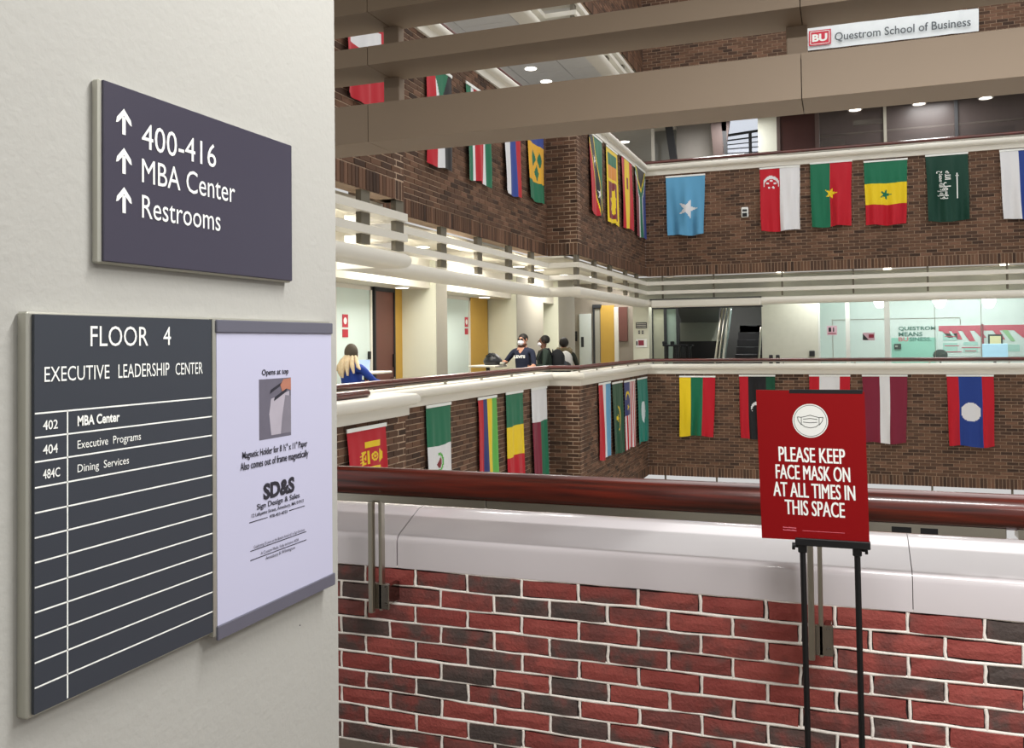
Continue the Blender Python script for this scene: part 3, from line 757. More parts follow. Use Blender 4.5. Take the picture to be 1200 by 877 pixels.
def flag(label, fn, plane, p0, p1, y0, y1, seed, grp, sag=.0, header=True):
    """p0,p1 columns and y0,y1 rows of the photograph on the wall plane; cloth hangs in front of the bricks"""
    ax, val = plane; rnd = random.Random(seed)
    pm = (p0+p1)/2; a = at(p0, (y0+y1)/2, ax, val); b = at(p1, (y0+y1)/2, ax, val)
    t0 = at(pm, y0, ax, val).z; t1 = at(pm, y1, ax, val).z
    U = Vector((b.x-a.x, b.y-a.y, 0)); Wd = U.length; U.normalize(); N_ = Vector((U.y, -U.x, 0)); Hh = t0-t1
    base = Vector((a.x, a.y, t1)); t = thing('flag', label, 'flag', ((a.x+b.x)/2, (a.y+b.y)/2, t1), grp)
    nu, nv = 44, 72; vs = []; fs = []; ph = [rnd.uniform(0, 6.28) for _ in range(4)]; fr_ = rnd.uniform(2.2, 3.6)
    taper = rnd.uniform(.02, .09); skew = rnd.uniform(-.03, .03)
    amp = .065 if ax == 'Y' else .026
    for j in range(nv+1):
        v = j/nv
        for i in range(nu+1):
            u = i/nu
            uu = u*(1-taper*v)+taper*v*.5+skew*v*(1 if 1 else 0)+.012*math.sin(v*5+ph[3])*v
            fold = amp*v**.7*(math.sin(u*fr_*6.28/1.6+ph[0]+v*1.6)+.45*math.sin(u*fr_*8+ph[1]-v*2)+.35*math.sin(u*17+v*4+ph[2]))
            droop = .025*math.sin(math.pi*u)*(1-v)**3
            edge = .018*math.sin(u*6.28*1.1+ph[2])*v
            q = Vector((a.x, a.y, 0))+U*(uu*Wd)+N_*(.030+amp*.9*v**.7+fold*.6)
            vs.append((q.x, q.y, t0-Hh*v-edge-droop*.3))
    mb = MB(); cols = []
    for j in range(nv):
        for i in range(nu):
            k_ = j*(nu+1)+i; fs.append((k_, k_+nu+1, k_+nu+2, k_+1)); cols.append(COLL[fn((i+.5)/nu, (j+.5)/nv)])
    mb.add(vs, fs); o = mb.build('cloth', M_FLAG, t, smooth=True, angle=180)
    at_ = o.data.color_attributes.new('dye', 'FLOAT_COLOR', 'CORNER')
    if len(cols) == len(o.data.polygons):
        buf = []
        for c in cols: buf += list(c)*4
        at_.data.foreach_set('color', buf)
    hd = MB(); c = Vector((a.x, a.y, 0))+U*Wd/2+N_*.036; hd.obox((c.x, c.y, t0+.012), U, (0, 0, 1), N_, Wd/2+.005, .018, .006)
    hd.build('header_sleeve', M_LET, t)
    return t, (a, b, U, N_, t0, t1, Wd, Hh)
gU, gL = 'flags hanging on the upper brick band', 'flags hanging on the lower brick band'
NP, RP, LP, FPn = ('X', XL), ('X', XR), ('X', XF), ('Y', YF)
FLAGS = [
 ('red flag with white cross partly behind the beams, leftmost of the upper row', f_swiss, NP, 399, 447, -34, 122, gU),
 ('red, white and black flag with a green top triangle', f_sudan, RP, 497, 527, 81, 197, gU),
 ('green, white and red upright striped flag, second from the beam post in the recess', f_suri, RP, 544, 571, 106, 214, gU),
 ('white, blue and red upright striped flag', f_slov, RP, 588, 608, 132, 229, gU),
 ('blue, yellow and green flag with green diamonds beside the brick return', f_vinc, RP, 616, 635, 147, 236, gU),
 ('green and red flag cut by a diagonal black band with stars', f_kitts, LP, 689, 704, 161, 252, gU),
 ('yellow-bordered flag with maroon field, second on the last upper stretch', f_lanka, LP, 709, 722, 176, 262, gU),
 ('red and yellow upright striped flag with small crest', f_spain, LP, 727, 739, 187, 268, gU),
 ('flag of red, blue and green with a black top triangle by the far corner', f_safr, LP, 743, 755, 198, 278, gU),
 ('pale blue flag with one white star', f_soma, FPn, 781, 827, 206, 276, gU),
 ('red and white flag with crescent and five small stars', f_sing, FPn, 891, 938, 196, 271, gU),
 ('half green, half red flag with a yellow star', f_burk, FPn, 950, 999, 190, 266, gU),
 ('green, yellow and red flag with a green star', f_sene, FPn, 1013, 1064, 188, 264, gU),
 ('dark green flag with white script and sword', f_saud, FPn, 1085, 1135, 181, 260, gU),
 ('white and blue flag cut by the right edge of the photo', f_marino, FPn, 1172, 1226, 175, 257, gU),
 ('red flag with yellow emblem, leftmost of the lower row', f_mong, NP, 403, 449, 502, 592, gL),
 ('green over white flag with a small wreath emblem', f_mexi, RP, 497, 526, 475, 590, gL),
 ('upright red, blue, yellow and green striped flag', f_maur, RP, 558, 580, 466, 563, gL),
 ('green over yellow over red flag beside the white-topped one', f_mali, RP, 591, 611, 460, 566, gL),
 ('white-topped flag with maroon and green halves below', f_mada, RP, 621, 639, 455, 561, gL),
 ('red, white and light blue upright flag on the last lower stretch', f_lux, LP, 700, 714, 449, 537, gL),
 ('dark green flag with a yellow crescent', f_mauri, LP, 716, 728, 448, 532, gL),
 ('red and white striped flag with a blue top corner', f_malay, LP, 730, 743, 446, 525, gL),
 ('teal flag with a pale lotus blotch by the far corner', f_macau, LP, 745.5, 757, 443, 518, gL),
 ('yellow, green and red upright striped flag', f_lith, FPn, 797, 839, 441, 511, gL),
 ('red, black and green flag behind the top corner of the poster', f_liby, FPn, 867, 909, 440, 514, gL),
 ('red and white flag mostly hidden behind the red poster', f_leba, FPn, 949, 997, 440, 516, gL),
 ('maroon flag with a narrow white middle stripe', f_latv, FPn, 1011, 1064, 440, 519, gL),
 ('red and blue flag with a white disc', f_laos, FPn, 1110, 1165, 440, 523, gL)]
for i, (lb, fn, pn, p0, p1, y0, y1, g_) in enumerate(FLAGS):
    t, inf = flag(lb, fn, pn, p0, p1, y0+1, y1, 100+i, g_)
    if fn is f_saud:
        a, b, U, N_, t0, t1, Wd, Hh = inf
        # script runs down the hanging cloth, the sword beside it
        O = a*1.0; O = Vector((a.x, a.y, 0))+N_*.14; dn = Vector((0, 0, -1))
        lines = ['\ufedf\ufea8\ufee3', ]
        s1_ = '\ufea1\ufeaa\ufee4\ufea4\ufee3 \ufeea\ufee0\ufedf\ufe8d \ufefb\ufe87 \ufeea\ufedf\ufe87 \ufefb'
        s2_ = '\ufeea\ufee0\ufedf\ufe8d \ufede\ufeee\ufeb3\ufead'
        for s_, uo, h_ in ((s1_, .40, .15), (s2_, .56, .14)):
            q = O+U*(uo*Wd-.13)+Vector((0, 0, t0-Hh*.25))
            try: text(s_, 'script', M_LET, t, q, dn, U, Hh*.42, h_, .02, .002)
            except Exception as ex: print('script', ex)
        sw = MB(); c = O+U*(.72*Wd); sw.obox((c.x, c.y, t0-Hh*.48), U, (0, 0, 1), N_, .011, Hh*.19, .002); sw.obox((c.x, c.y, t0-Hh*.33), U, (0, 0, 1), N_, .03, .009, .002); sw.build('sword', M_LET, t)

# banner far away on the topmost brick band
bn = thing('banner', 'long white hanging banner with red square logo and grey lettering', 'banner', (2, YF-.05, 6.2))
YB = YF-.12
c1_, c2_, c3_, c4_ = at(941, 33.5, 'Y', YB), at(1147, 9.5, 'Y', YB), at(1147, 36.3, 'Y', YB), at(941, 60.2, 'Y', YB)
nb = MB(); vs = []; fs = []; nu = 60; nv = 8
for j in range(nv+1):
    for i in range(nu+1):
        u, v = i/nu, j/nv; p = (c1_*(1-u)+c2_*u)*(1-v)+(c4_*(1-u)+c3_*u)*v
        w = .02*(math.exp(-((u-.22-v*-.06)/.02)**2)+math.exp(-((u-.90+v*.05)/.02)**2))+.006*math.sin(u*25)
        vs.append((p.x, YB-w, p.z))
for j in range(nv):
    for i in range(nu): k_ = j*(nu+1)+i; fs.append((k_, k_+nu+1, k_+nu+2, k_+1))
nb.add(vs, fs).build('banner_cloth', mat('banner_white', '#e6ecef', .5), bn, smooth=True, angle=180)
bu = (c2_-c1_).normalized(); bv = (c1_-c4_).normalized()
def BPt(u, v): p = (c1_*(1-u)+c2_*u)*(1-v)+(c4_*(1-u)+c3_*u)*v; return Vector((p.x, YB-.05, p.z))
bw = (c2_-c1_).length; bh = (c1_-c4_).length
def bquad(name, m, u0, u1, v0, v1, d):
    ps = [BPt(u0, v1), BPt(u1, v1), BPt(u1, v0), BPt(u0, v0)]
    return MB().add([(p.x, p.y-d, p.z) for p in ps], [(0, 1, 2, 3)]).build(name, m, bn)
M_BUR = mat('logo_red', '#c8243c', .5, var=0); M_BGR = mat('banner_grey', '#4a5258', .5, var=0)
bquad('logo_square', M_BUR, .036, .168, .18, .84, 0); 
for q_ in ((.044, .16, .225, .25), (.044, .16, .77, .795)): bquad('logo_line', M_LET, q_[0], q_[1], q_[2], q_[3], .003)
for q_ in ((.044, .048, .225, .795), (.156, .160, .225, .795)): bquad('logo_line', M_LET, q_[0], q_[1], q_[2], q_[3], .003)
text('BU', 'logo_letters', M_LET, bn, BPt(.056, .68), bu, bv, bw*.09, bh*.33, .045, .004)
text('Questrom School of Business', 'banner_letters', M_BGR, bn, BPt(.19, .80), bu, bv, bw*.765, bh*.42, .008, .002)
for u in (.004, .996):
    p = BPt(u, 0.02); MB().tube([(p.x, YB, p.z), (p.x, YF+.005, p.z+.02)], .01, 8).build('hanger', M_STEEL, bn)

# little wall alarm between the star flag and the crescent flag
p = at(873, 249, 'Y', YF); al = thing('wall_strobe', 'small white and black alarm strobe on the upper far brick wall', 'alarm', (p.x, YF, p.z))
B(p.x-.075, p.x+.075, YF-.05, YF+.005, p.z-.11, p.z+.11, .01).build('housing', M_LET, al)
B(p.x-.05, p.x+.05, YF-.06, YF-.05, p.z+.015, p.z+.06).build('lens', M_DARK, al); B(p.x-.05, p.x+.05, YF-.06, YF-.05, p.z-.1, p.z-.02).build('grille', M_BLACK, al)
# ------------------------------------------------------------------ left corridor walls on the bright storey
CW = -6.5; ZH = .86
def panelY(name, m, px0, px1, X, z0, z1, parent=None, t=.04, rail=400):
    a = at(px0, rail, 'X', X).y; b = at(px1, rail, 'X', X).y
    return B(X-t, X, a, b, z0, z1, .0).build(name, m, parent), a, b
cw = thing('wall_left', 'corridor wall of doors and glass behind the seated student', 'wall', (CW, 12, FL), kind='structure')
B(CW-.3, CW-.05, 6, YF+1.5, FL, ZC).build('backing', M_CREAM, cw)
B(CW-.02, CW+.5, 6, 20.2, ZH, ZC).build('soffit', M_CEIL, cw)
def sticker(parent, x, y, z, s=1.):
    B(x, x+.004, y-.075*s, y+.075*s, z-.02*s, z+.16*s).build('sticker', mat('sticker_red', '#b83040', .5), parent)
    disc2 = MB().ball((x+.004, y, z+.07*s), .003, .045*s, .05*s, 12, 8); disc2.build('sticker_disc', M_LET, parent)
    B(x, x+.004, y-.075*s, y+.075*s, z-.16*s, z-.05*s).build('sticker', MATS['sticker_red'], parent)
def glazed(nm, px0, px1, label, stick):
    a = at(px0, 400, 'X', CW).y; b = at(px1, 400, 'X', CW).y
    t = thing(nm, label, 'window', (CW, (a+b)/2, FL), kind='structure')
    B(CW-.03, CW-.01, a+.03, b-.04, FL+.1, ZH-.05).build('pane', M_FROST, t)
    fr = MB(); fr.box(CW-.05, CW+.01, a, a+.04, FL, ZH); fr.box(CW-.05, CW+.01, b-.05, b, FL, ZH); fr.box(CW-.05, CW+.01, a, b, ZH-.06, ZH); fr.box(CW-.05, CW+.01, a, b, FL, FL+.1)
    fr.build('window_frame', M_WHITE, t)
    q = at(stick, 382, 'X', CW); sticker(t, CW-.008, q.y, q.z)
    return t
glazed('window_1', 392, 436, 'frosted glass wall beside the brown door, with a red and white sticker', 405)
glazed('window_2', 521, 551, 'frosted glass beside the yellow panel, with a red and white sticker', 547)
a = at(439, 400, 'X', CW).y; b = at(462, 400, 'X', CW).y
d1 = thing('door_1', 'tall brown wooden door beside the yellow jamb', 'door', (CW, (a+b)/2, FL), kind='structure')
B(CW-.04, CW, a+.02, b-.02, FL, ZH-.06, .004).build('door_leaf', M_BROWN, d1)
df = MB(); df.box(CW-.04, CW+.02, a-.02, a+.02, FL, ZH); df.box(CW-.04, CW+.02, b-.02, b+.01, FL, ZH); df.box(CW-.04, CW+.02, a, b, ZH-.06, ZH); df.build('door_frame', M_DARK, d1)
B(CW, CW+.05, b-.10, b-.07, -.53, -.50).build('door_handle', M_STEEL, d1); B(CW, CW+.03, b-.06, b-.02, -.35, -.15).build('hinge', M_BLACK, d1); B(CW, CW+.03, b-.06, b-.02, -1.2, -1.0).build('hinge', M_BLACK, d1)
B(CW, CW+.02, at(431, 400, 'X', CW).y, at(433.5, 400, 'X', CW).y, at(431, 421, 'X', CW).z, at(431, 412, 'X', CW).z).build('card_reader', M_BLACK, d1)
y1_, y2_ = at(462, 400, 'X', CW).y, at(470, 400, 'X', CW).y
struct('wall_panel', B(CW-.05, CW+.015, y1_, y2_+.05, FL, ZH), M_YEL, 'narrow yellow jamb right of the brown door')
y3_, y4_ = at(551, 400, 'X', CW).y, at(571, 400, 'X', CW).y
struct('wall_panel', B(CW-.05, CW+.015, y3_, y4_, FL, ZH), M_YEL, 'wide yellow wall panel beside the second frosted glass')
for ya, yb, lb in ((12.55, 12.97, 'cream pier right of the brown door'), (16.2, 17.85, 'cream and grey pier behind the man in the navy shirt'), (18.9, 20.2, 'cream pier behind the two students with backpacks')):
    t = thing('wall_pier', lb, 'pier', (-6.2, (ya+yb)/2, FL), kind='structure')
    B(-6.5, -5.905, ya, yb, FL, ZC, .01).build('pier_body', M_CREAM, t)
    B(-5.905, -5.895, ya+.02, yb-.01, FL, ZC).build('pier_face', M_GREYP, t)
# downlights of the corridor
def downlight(x, y, z, lb, r=.11, grp=None):
    t = thing('downlight', lb, 'lamp', (x, y, z), grp)
    MB().lathe((x, y, z-.012), [(r, 0), (r, .012)], 20).build('trim_ring', M_LET, t); MB().lathe((x, y, z-.016), [(r*.8, 0), (r*.8, .004)], 20).build('lens', M_LAMP, t)
for px, py in ((495, 289), (608, 312), (631, 316), (662, 322)):
    q = at(px, py, 'Z', ZC); downlight(q.x, q.y, ZC, {495: 'round downlight above the slats over the first pier', 608: 'left of two close downlights seen through the recess slats', 631: 'right of two close downlights seen through the recess slats', 662: 'downlight seen through the slats at the brick return'}[px], .13)
q = at(469, 333, 'Z', ZH); downlight(-6.2, 12.0, ZH, 'downlight in the low soffit above the brown door', .12)
downlight(-6.2, 15.3, ZH, 'downlight in the low soffit above the frosted glass by the yellow panel', .12)
q = at(719, 353, 'Z', 1.0); downlight(-5.2, 19.2, ZC, 'downlight near the corner pier with notices', .12)
for px, py in ((622, 80), (640, 95)):
    q = at(px, py, 'Z', ZC+H); downlight(q.x, q.y, ZC+H, {622: 'farther downlight in the grey tiled upper ceiling', 640: 'nearer downlight in the grey tiled upper ceiling'}[px], .16)
struct('ceiling', B(-9, XE, YF+.35, 22.4, 5.42, 5.5), M_CEIL, 'low pale soffit of the upper storey in front of the smoked glass', 'ceiling')
struct('ceiling', B(-9, -3.9, 22.4, 27, 5.42, 5.5), M_CEIL, 'deeper part of the low upper soffit by the far left corner', 'ceiling')
q = at(732, 166, 'Z', 5.42); downlight(q.x, q.y, 5.42, 'downlight beyond the upper parapet near the far left corner', .16)
for px, py in ((1002, 127), (1077, 120), (1155, 113)):
    q = at(px, py+1.5, 'Z', 5.42); downlight(q.x, q.y, q.z, {1002: 'leftmost of three upper far downlights', 1077: 'middle of three upper far downlights', 1155: 'rightmost of three upper far downlights'}[px], .17)

for nm_, zz_ in (('bright', 0), ('upper', H)):
    struct('wall_back', B(-4.7, XE, YF+.40, YF+.46, .96+zz_, ZC+zz_), M_WALLC, 'cream bulkhead behind the far slats of the %s storey' % nm_)
for k_, (px, py) in enumerate(((784, 322), (914, 318), (1040, 314.5), (1177, 309.5), (1100, 333), (1157, 331.5))):
    q = at(px, py, 'Y', YF+.2); t = thing('soffit_lamp', 'small glowing lamp in the far slats, %s' % ('above the stair bay', 'above the cream wall', 'above the second study room pane', 'under the brick near the right edge', 'low above the middle pendant lamp', 'low above the rightmost pendant lamp')[k_], 'lamp', (q.x, q.y, q.z), 'lamps in the far slats')
    B(q.x-.07, q.x+.07, YF+.16, YF+.22, q.z-.025, q.z+.03).build('lens', M_LAMP, t); B(q.x-.09, q.x+.09, YF+.22, YF+.40, q.z-.03, q.z+.035).build('housing', M_LET, t)
a_, b_ = at(762, 352, 'Y', YF-.1), at(892, 352, 'Y', YF-.1)
sh = thing('trim_10', 'cream shutter housing with dark upper edge over the stair bay', 'housing', ((a_.x+b_.x)/2, YF-.1, .8), kind='structure')
B(a_.x, b_.x, YF-.09, YF+.3, .77, .945, .03).build('housing', M_WHITE, sh); B(a_.x-.02, b_.x, YF-.08, YF+.28, .945, .965).build('dark_edge', M_DARK, sh); B(a_.x+.02, b_.x, YF-.0, YF+.28, .745, .77).build('dark_edge', M_DARK, sh)

# ------------------------------------------------------------------ lobby wall behind the corner, bright storey
YL = 21.6
def PY(px, py, Y=YL): return at(px, py, 'Y', Y)
def boxY(px0, px1, py0, py1, Y, t, m, name, parent=None, z0=None, z1=None, b=0):
    a = PY(px0, (py0+py1)/2, Y); c = PY(px1, (py0+py1)/2, Y); zt = PY((px0+px1)/2, py0, Y).z if z1 is None else z1; zb = PY((px0+px1)/2, py1, Y).z if z0 is None else z0
    return B(a.x, c.x, Y, Y+t, zb, zt, b).build(name, m, parent)
lw = thing('wall_back', 'grey lobby wall behind the far left corner', 'wall', (-5.5, YL, FL), kind='structure')
boxY(652, 748, 352, 440, YL+.06, .1, mat('lobby_taupe', '#9b9184', .7), 'plaster', lw, z0=FL, z1=ZC)
boxY(720, 725, 360, 440, YL, .06, M_WHITE, 'column_strip', lw, z0=FL)
boxY(704, 720, 358, 440, YL+.02, .04, M_YEL, 'yellow_panel', lw, z0=FL)
boxY(725, 735, 360, 400, YL, .06, M_BROWN, 'brown_panel', lw)
boxY(657.5, 661, 376, 385, YL, .06, M_BLACK, 'thermostat', lw); boxY(657, 661, 389, 396, YL, .06, mat('bluegrey', '#6b7684'), 'plate', lw)
boxY(668, 676, 388.5, 400, YL+.02, .04, M_BLACK, 'notice_board', lw)
d2 = thing('door_2', 'pale door leaf with a narrow dark window pane in the lobby', 'door', (PY(686, 400).x, YL, FL), kind='structure')
boxY(679, 693, 368, 440, YL, .06, mat('door_white', '#d6dcd8', .5), 'door_leaf', d2, z0=FL, b=.005); boxY(681, 684, 395, 407, YL-.01, .01, M_DARK, 'door_pane', d2)
d3 = thing('door_3', 'grey framed doorway with a dark header next to the yellow lobby panel', 'door', (PY(699, 400).x, YL, FL), kind='structure')
boxY(695, 697, 360, 440, YL, .06, M_DARK, 'door_frame', d3, z0=FL); boxY(697, 703, 362, 440, YL+.03, .03, M_GREYP, 'door_leaf', d3, z0=FL); boxY(694, 704, 357, 361, YL-.02, .08, M_DARK, 'door_header', d3)
cp = thing('wall_pier', 'cream corner pier carrying small notices and a red alarm box', 'pier', (-4.4, 20.75, FL), kind='structure')
boxY(742, 760.5, 352, 425, 20.75, .35, M_CREAM, 'pier_body', cp, z0=FL, z1=ZC)
Yc = 20.74
t = thing('notice', 'dark grey room plate on the corner pier, uppermost', 'sign', (PY(751, 380, Yc).x, Yc, PY(751, 382, Yc).z)); boxY(745, 758, 378, 385, Yc-.01, .01, M_DARK, 'plate', t)
for kk in range(3): boxY(746, 757, 379.4+kk*1.8, 380+kk*1.8, Yc-.012, .002, M_ALU, 'text_line', t)
for px, lb in ((749, 'small left switch on the corner pier'), (753, 'small right switch on the corner pier')):
    t = thing('switch', lb, 'switch', (PY(px, 389, Yc).x, Yc, PY(px, 391, Yc).z)); boxY(px-1, px+1, 387.5, 391.5, Yc-.01, .01, M_DARK, 'plate', t); boxY(px-.5, px+.5, 388.7, 390, Yc-.015, .005, M_ALU, 'toggle', t)
t = thing('alarm_box', 'white alarm box with red panel low on the corner pier', 'alarm', (PY(751, 400, Yc).x, Yc, PY(751, 407, Yc).z)); boxY(745, 758, 397.5, 407.5, Yc-.03, .03, M_LET, 'housing', t, b=.01); boxY(748, 754.5, 399, 405, Yc-.04, .01, mat('alarm_red', '#8a2038', .4), 'red_panel', t); boxY(745.5, 747, 400, 405, Yc-.04, .01, M_BLACK, 'handle', t)

# ------------------------------------------------------------------ stair and escalator bay
bay = thing('wall_back', 'dark stair bay behind the far parapet with sloping grey soffit', 'wall', (-2.7, 24.5, FL), kind='structure')
Yb = 24.6
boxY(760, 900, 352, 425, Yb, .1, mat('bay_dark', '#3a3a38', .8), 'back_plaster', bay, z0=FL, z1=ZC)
a = at(797, 380, 'Y', 23.9); b = at(842, 380, 'Y', 23.9)
boxY(797, 843, 378, 402, 23.9, .1, mat('bay_grey', '#8d8f83', .8), 'grey_panel', bay)
zt, zb_ = at(820, 361, 'Y', 21.8).z, at(820, 378, 'Y', 23.9).z
pa, pb, pc, pd = at(794, 361, 'Y', 21.8), at(843, 361, 'Y', 21.8), at(842, 378, 'Y', 23.9), at(799, 378, 'Y', 23.9)
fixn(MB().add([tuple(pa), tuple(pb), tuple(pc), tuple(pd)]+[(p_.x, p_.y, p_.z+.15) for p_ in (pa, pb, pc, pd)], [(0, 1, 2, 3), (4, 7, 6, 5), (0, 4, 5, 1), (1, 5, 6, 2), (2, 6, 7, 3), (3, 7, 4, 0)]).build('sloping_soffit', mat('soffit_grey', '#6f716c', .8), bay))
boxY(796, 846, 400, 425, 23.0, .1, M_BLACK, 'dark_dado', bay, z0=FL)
gl = thing('window_3', 'narrow glazed screen at the left end of the stair bay', 'window', (PY(778, 400).x, 21.4, FL), kind='structure')
for p0, p1, m in ((761.5, 765, M_DARK), (778, 781, M_DARK), (792.5, 795, M_DARK)): boxY(p0, p1, 358, 425, 21.4, .08, m, 'mullion', gl, z0=FL)
boxY(761, 892, 356.5, 359.5, 21.4, .08, M_DARK, 'mullion', gl)
boxY(765, 778, 359, 425, 21.5, .05, mat('pane_cream', '#d9dcc4', .5), 'pane', gl, z0=FL); boxY(781, 792.5, 359, 425, 21.5, .05, mat('pane_green', '#9fb5a8', .3), 'pane', gl, z0=FL)
esc = thing('escalator', 'dark escalator with bright slanting balustrade rails', 'escalator', (-2.2, 22.5, FL))
# steps rise away to the right
xa, xb = PY(850, 390, 22).x, PY(891, 390, 22).x
st = [(0, 0)]
for kk in range(12):
    z0 = -1.3+kk*.19; y = 21.9+kk*.30
    B(xa+.06, xb-.05, y, y+.31, z0-.25, z0, .01).build('step', M_BLACK, esc)
    B(xa+.3, xb-.3, y-.004, y, z0-.03, z0-.012).build('nosing', M_DARK, esc)
def slantrail(pxa, pya, pxb, pyb, Y, r, m, nm):
    a = at(pxa, pya, 'Y', Y); b = at(pxb, pyb, 'Y', Y+.5); MB().tube([a, b], r, 10).build(nm, m, esc, smooth=True)
slantrail(838, 424, 847, 358, 21.75, .03, M_STEEL, 'balustrade_rail'); slantrail(842, 424, 851, 358, 21.75, .022, M_STEEL, 'balustrade_rail'); slantrail(847, 424, 855, 358, 21.75, .03, M_ALU, 'balustrade_rail')
slantrail(889, 424, 892, 384, 21.75, .025, M_STEEL, 'balustrade_rail')
a = at(842, 422, 'Y', 21.8); b = at(850, 358, 'Y', 22.3)
fixn(MB().add([(a.x, a.y, a.z), (a.x+.03, a.y, a.z), (b.x+.03, b.y, b.z), (b.x, b.y, b.z)]+[(a.x, a.y+1.2, a.z), (a.x+.03, a.y+1.2, a.z), (b.x+.03, b.y+1.2, b.z), (b.x, b.y+1.2, b.z)], [(0, 1, 2, 3), (4, 7, 6, 5), (0, 4, 5, 1), (1, 5, 6, 2), (2, 6, 7, 3), (3, 7, 4, 0)]).build('side_panel', M_GLASS, esc))
# dark bar stools in front of the bay
for kk, (px, lb) in enumerate(((787, 'leftmost dark high stool at the stair bay, longest seat'), (796, 'dark high stool in the middle of the three at the stair bay'), (803, 'rightmost dark high stool at the stair bay'))):
    ys = 20.85+kk*.55; p = at(px, 404, 'Y', ys); t = thing('bar_stool', lb, 'stool', (p.x, ys, FL), 'dark stools at the stair bay')
    zs = p.z
    B(p.x-.19, p.x+.19, ys-.15, ys+.15, zs-.04, zs, .015).build('seat', M_BLACKF, t)
    B(p.x-.19, p.x-.14, ys-.15, ys+.15, zs, zs+.08, .01).build('backrest', M_BLACKF, t)
    for sx in (-1, 1):
        for sy in (-1, 1): MB().tube([(p.x+sx*.11, ys+sy*.1, zs-.04), (p.x+sx*.15, ys+sy*.13, FL)], .02, 8).build('leg', M_BLACK, t)
    MB().tube([(p.x-.13, ys-.12, FL+.3), (p.x+.13, ys-.12, FL+.3)], .015, 8).build('footrest', M_BLACK, t)

# ------------------------------------------------------------------ white wall and glazed study room
struct('wall_back', (lambda a, b: B(a.x, b.x, YL, YL+.12, FL, ZC))(PY(893, 400), PY(959, 400)), M_WALLC, 'plain cream wall between the escalator and the glazed study room')
sr = thing('window_4', 'glazed front of the study room with slim white mullions', 'window', (2.2, YL, FL), kind='structure')
for p0, p1 in ((959, 961), (991, 996), (1036.5, 1043)): boxY(p0, p1, 352, 425, YL, .09, M_FRAMEW, 'mullion', sr, z0=FL, z1=ZC)
for p0, p1 in ((961, 991), (996, 1036.5), (1043, 1095.5), (1096, 1150), (1150.5, 1210)): boxY(p0, p1, 352, 425, YL+.03, .012, M_GLASS, 'pane', sr, z0=FL, z1=ZC)
for p0 in (1095.5, 1150): boxY(p0, p0+.5, 352, 425, YL+.02, .03, M_STEEL, 'pane_joint', sr, z0=FL, z1=ZC)
# fine door frame line
ln = thing('door_4', 'glass door outlined by thin grey lines in the study room front', 'door', (1.0, YL, FL), kind='structure')
boxY(975.5, 976.3, 374, 425, YL+.01, .02, M_STEEL, 'door_edge', ln, z0=FL); boxY(976, 1125, 373.5, 374.3, YL+.01, .02, M_STEEL, 'door_edge', ln); boxY(1125, 1125.8, 374, 381, YL+.01, .02, M_STEEL, 'door_edge', ln)
def sign_y(lb, px0, px1, py0, py1, Y, m, name='notice'):
    t = thing(name, lb, 'sign', (PY((px0+px1)/2, py1, Y).x, Y, PY(px0, py1, Y).z)); boxY(px0, px1, py0, py1, Y-.005, .005, m, 'sheet', t); return t
mp = mat('pale_pink_paper', '#c9a8b4', .6)
t = sign_y('small pink and grey notice on the leftmost study room pane', 969, 981, 382, 393, YL-.0, mp); boxY(971, 974, 384, 389, YL-.008, .003, M_BLACK, 'figure', t); boxY(976, 977.5, 384, 389, YL-.008, .003, M_DARK, 'figure', t); boxY(970, 980, 390.5, 391.5, YL-.008, .003, mat('alarm_red', '#8a2038'), 'text_line', t)
t = sign_y('small notice with a dark red diagonal on the second study room pane', 1011, 1025, 390, 399, YL-.0, mp)
pa_ = [PY(1011, 391, YL-.007), PY(1018, 398.6, YL-.007), PY(1011, 398.6, YL-.007)]; fixn(MB().add([tuple(p_) for p_ in pa_], [(0, 1, 2)]).build('diagonal', M_DARK, t)); boxY(1018, 1024, 392, 396, YL-.008, .003, mat('alarm_red', '#8a2038'), 'picture', t)
# mural wall inside
YM = 25.2
room = thing('wall_back', 'pale green back wall of the study room with the slogan', 'wall', (2.5, YM, FL), kind='structure')
boxY(930, 1320, 340, 425, YM, .1, mat('room_white', '#d6e2de', .7), 'plaster', room, z0=FL, z1=ZC)
boxY(1045, 1097, 396, 425, YM-.012, .01, mat('mint', '#8fcbb8', .7), 'mint_panel', room, z0=FL)
B(at(935, 400, 'Y', YM).x, at(935, 400, 'Y', YM).x+.1, YL+.12, YM, FL, ZC).build('side_wall', MATS['room_white'], room)
ux = Vector((1, 0, 0)); uz = Vector((0, 0, 1)); mg = mat('slogan_green', '#2c6a5e', .6)
for s_, p0, p1, py0, py1, m_ in (('QUESTROM', 1053, 1096.5, 383, 388.2, mg), ('MEANS', 1053, 1081, 389.5, 394.5, mg), ('BU', 1053, 1064.5, 395.5, 400.3, mat('slogan_red', '#c86070', .6)), ('SINESS.', 1065.5, 1091.5, 395.5, 400.3, mg)):
    O = at(p0, py1, 'Y', YM-.01); w = at(p1, py1, 'Y', YM-.01).x-O.x; h = at(p0, py0, 'Y', YM-.01).z-O.z
    text(s_, 'slogan', m_, room, O, ux, uz, w, h, .02, .004)
t = thing('monitor', 'small dark screen below the slogan in the study room', 'screen', (PY(1052, 406, YM).x, YM, PY(1052, 409, YM).z)); boxY(1048, 1056, 403, 409.5, YM-.06, .05, M_BLACK, 'screen', t, b=.005); boxY(1049, 1052, 405, 407, YM-.063, .003, M_ALU, 'icon', t)
mu = thing('mural', 'long pink wall mural with pale slanting bars at the right edge', 'mural', (4.5, YM, -.9))
mr_ = mat('mural_pink', '#c2405c', .6, var=.05); ml = mat('mural_pale', '#cfe0dc', .6); mG = mat('mural_green', '#8fc08a', .6)
boxY(1099, 1235, 381, 418, YM-.02, .02, ml, 'mural_ground', mu)
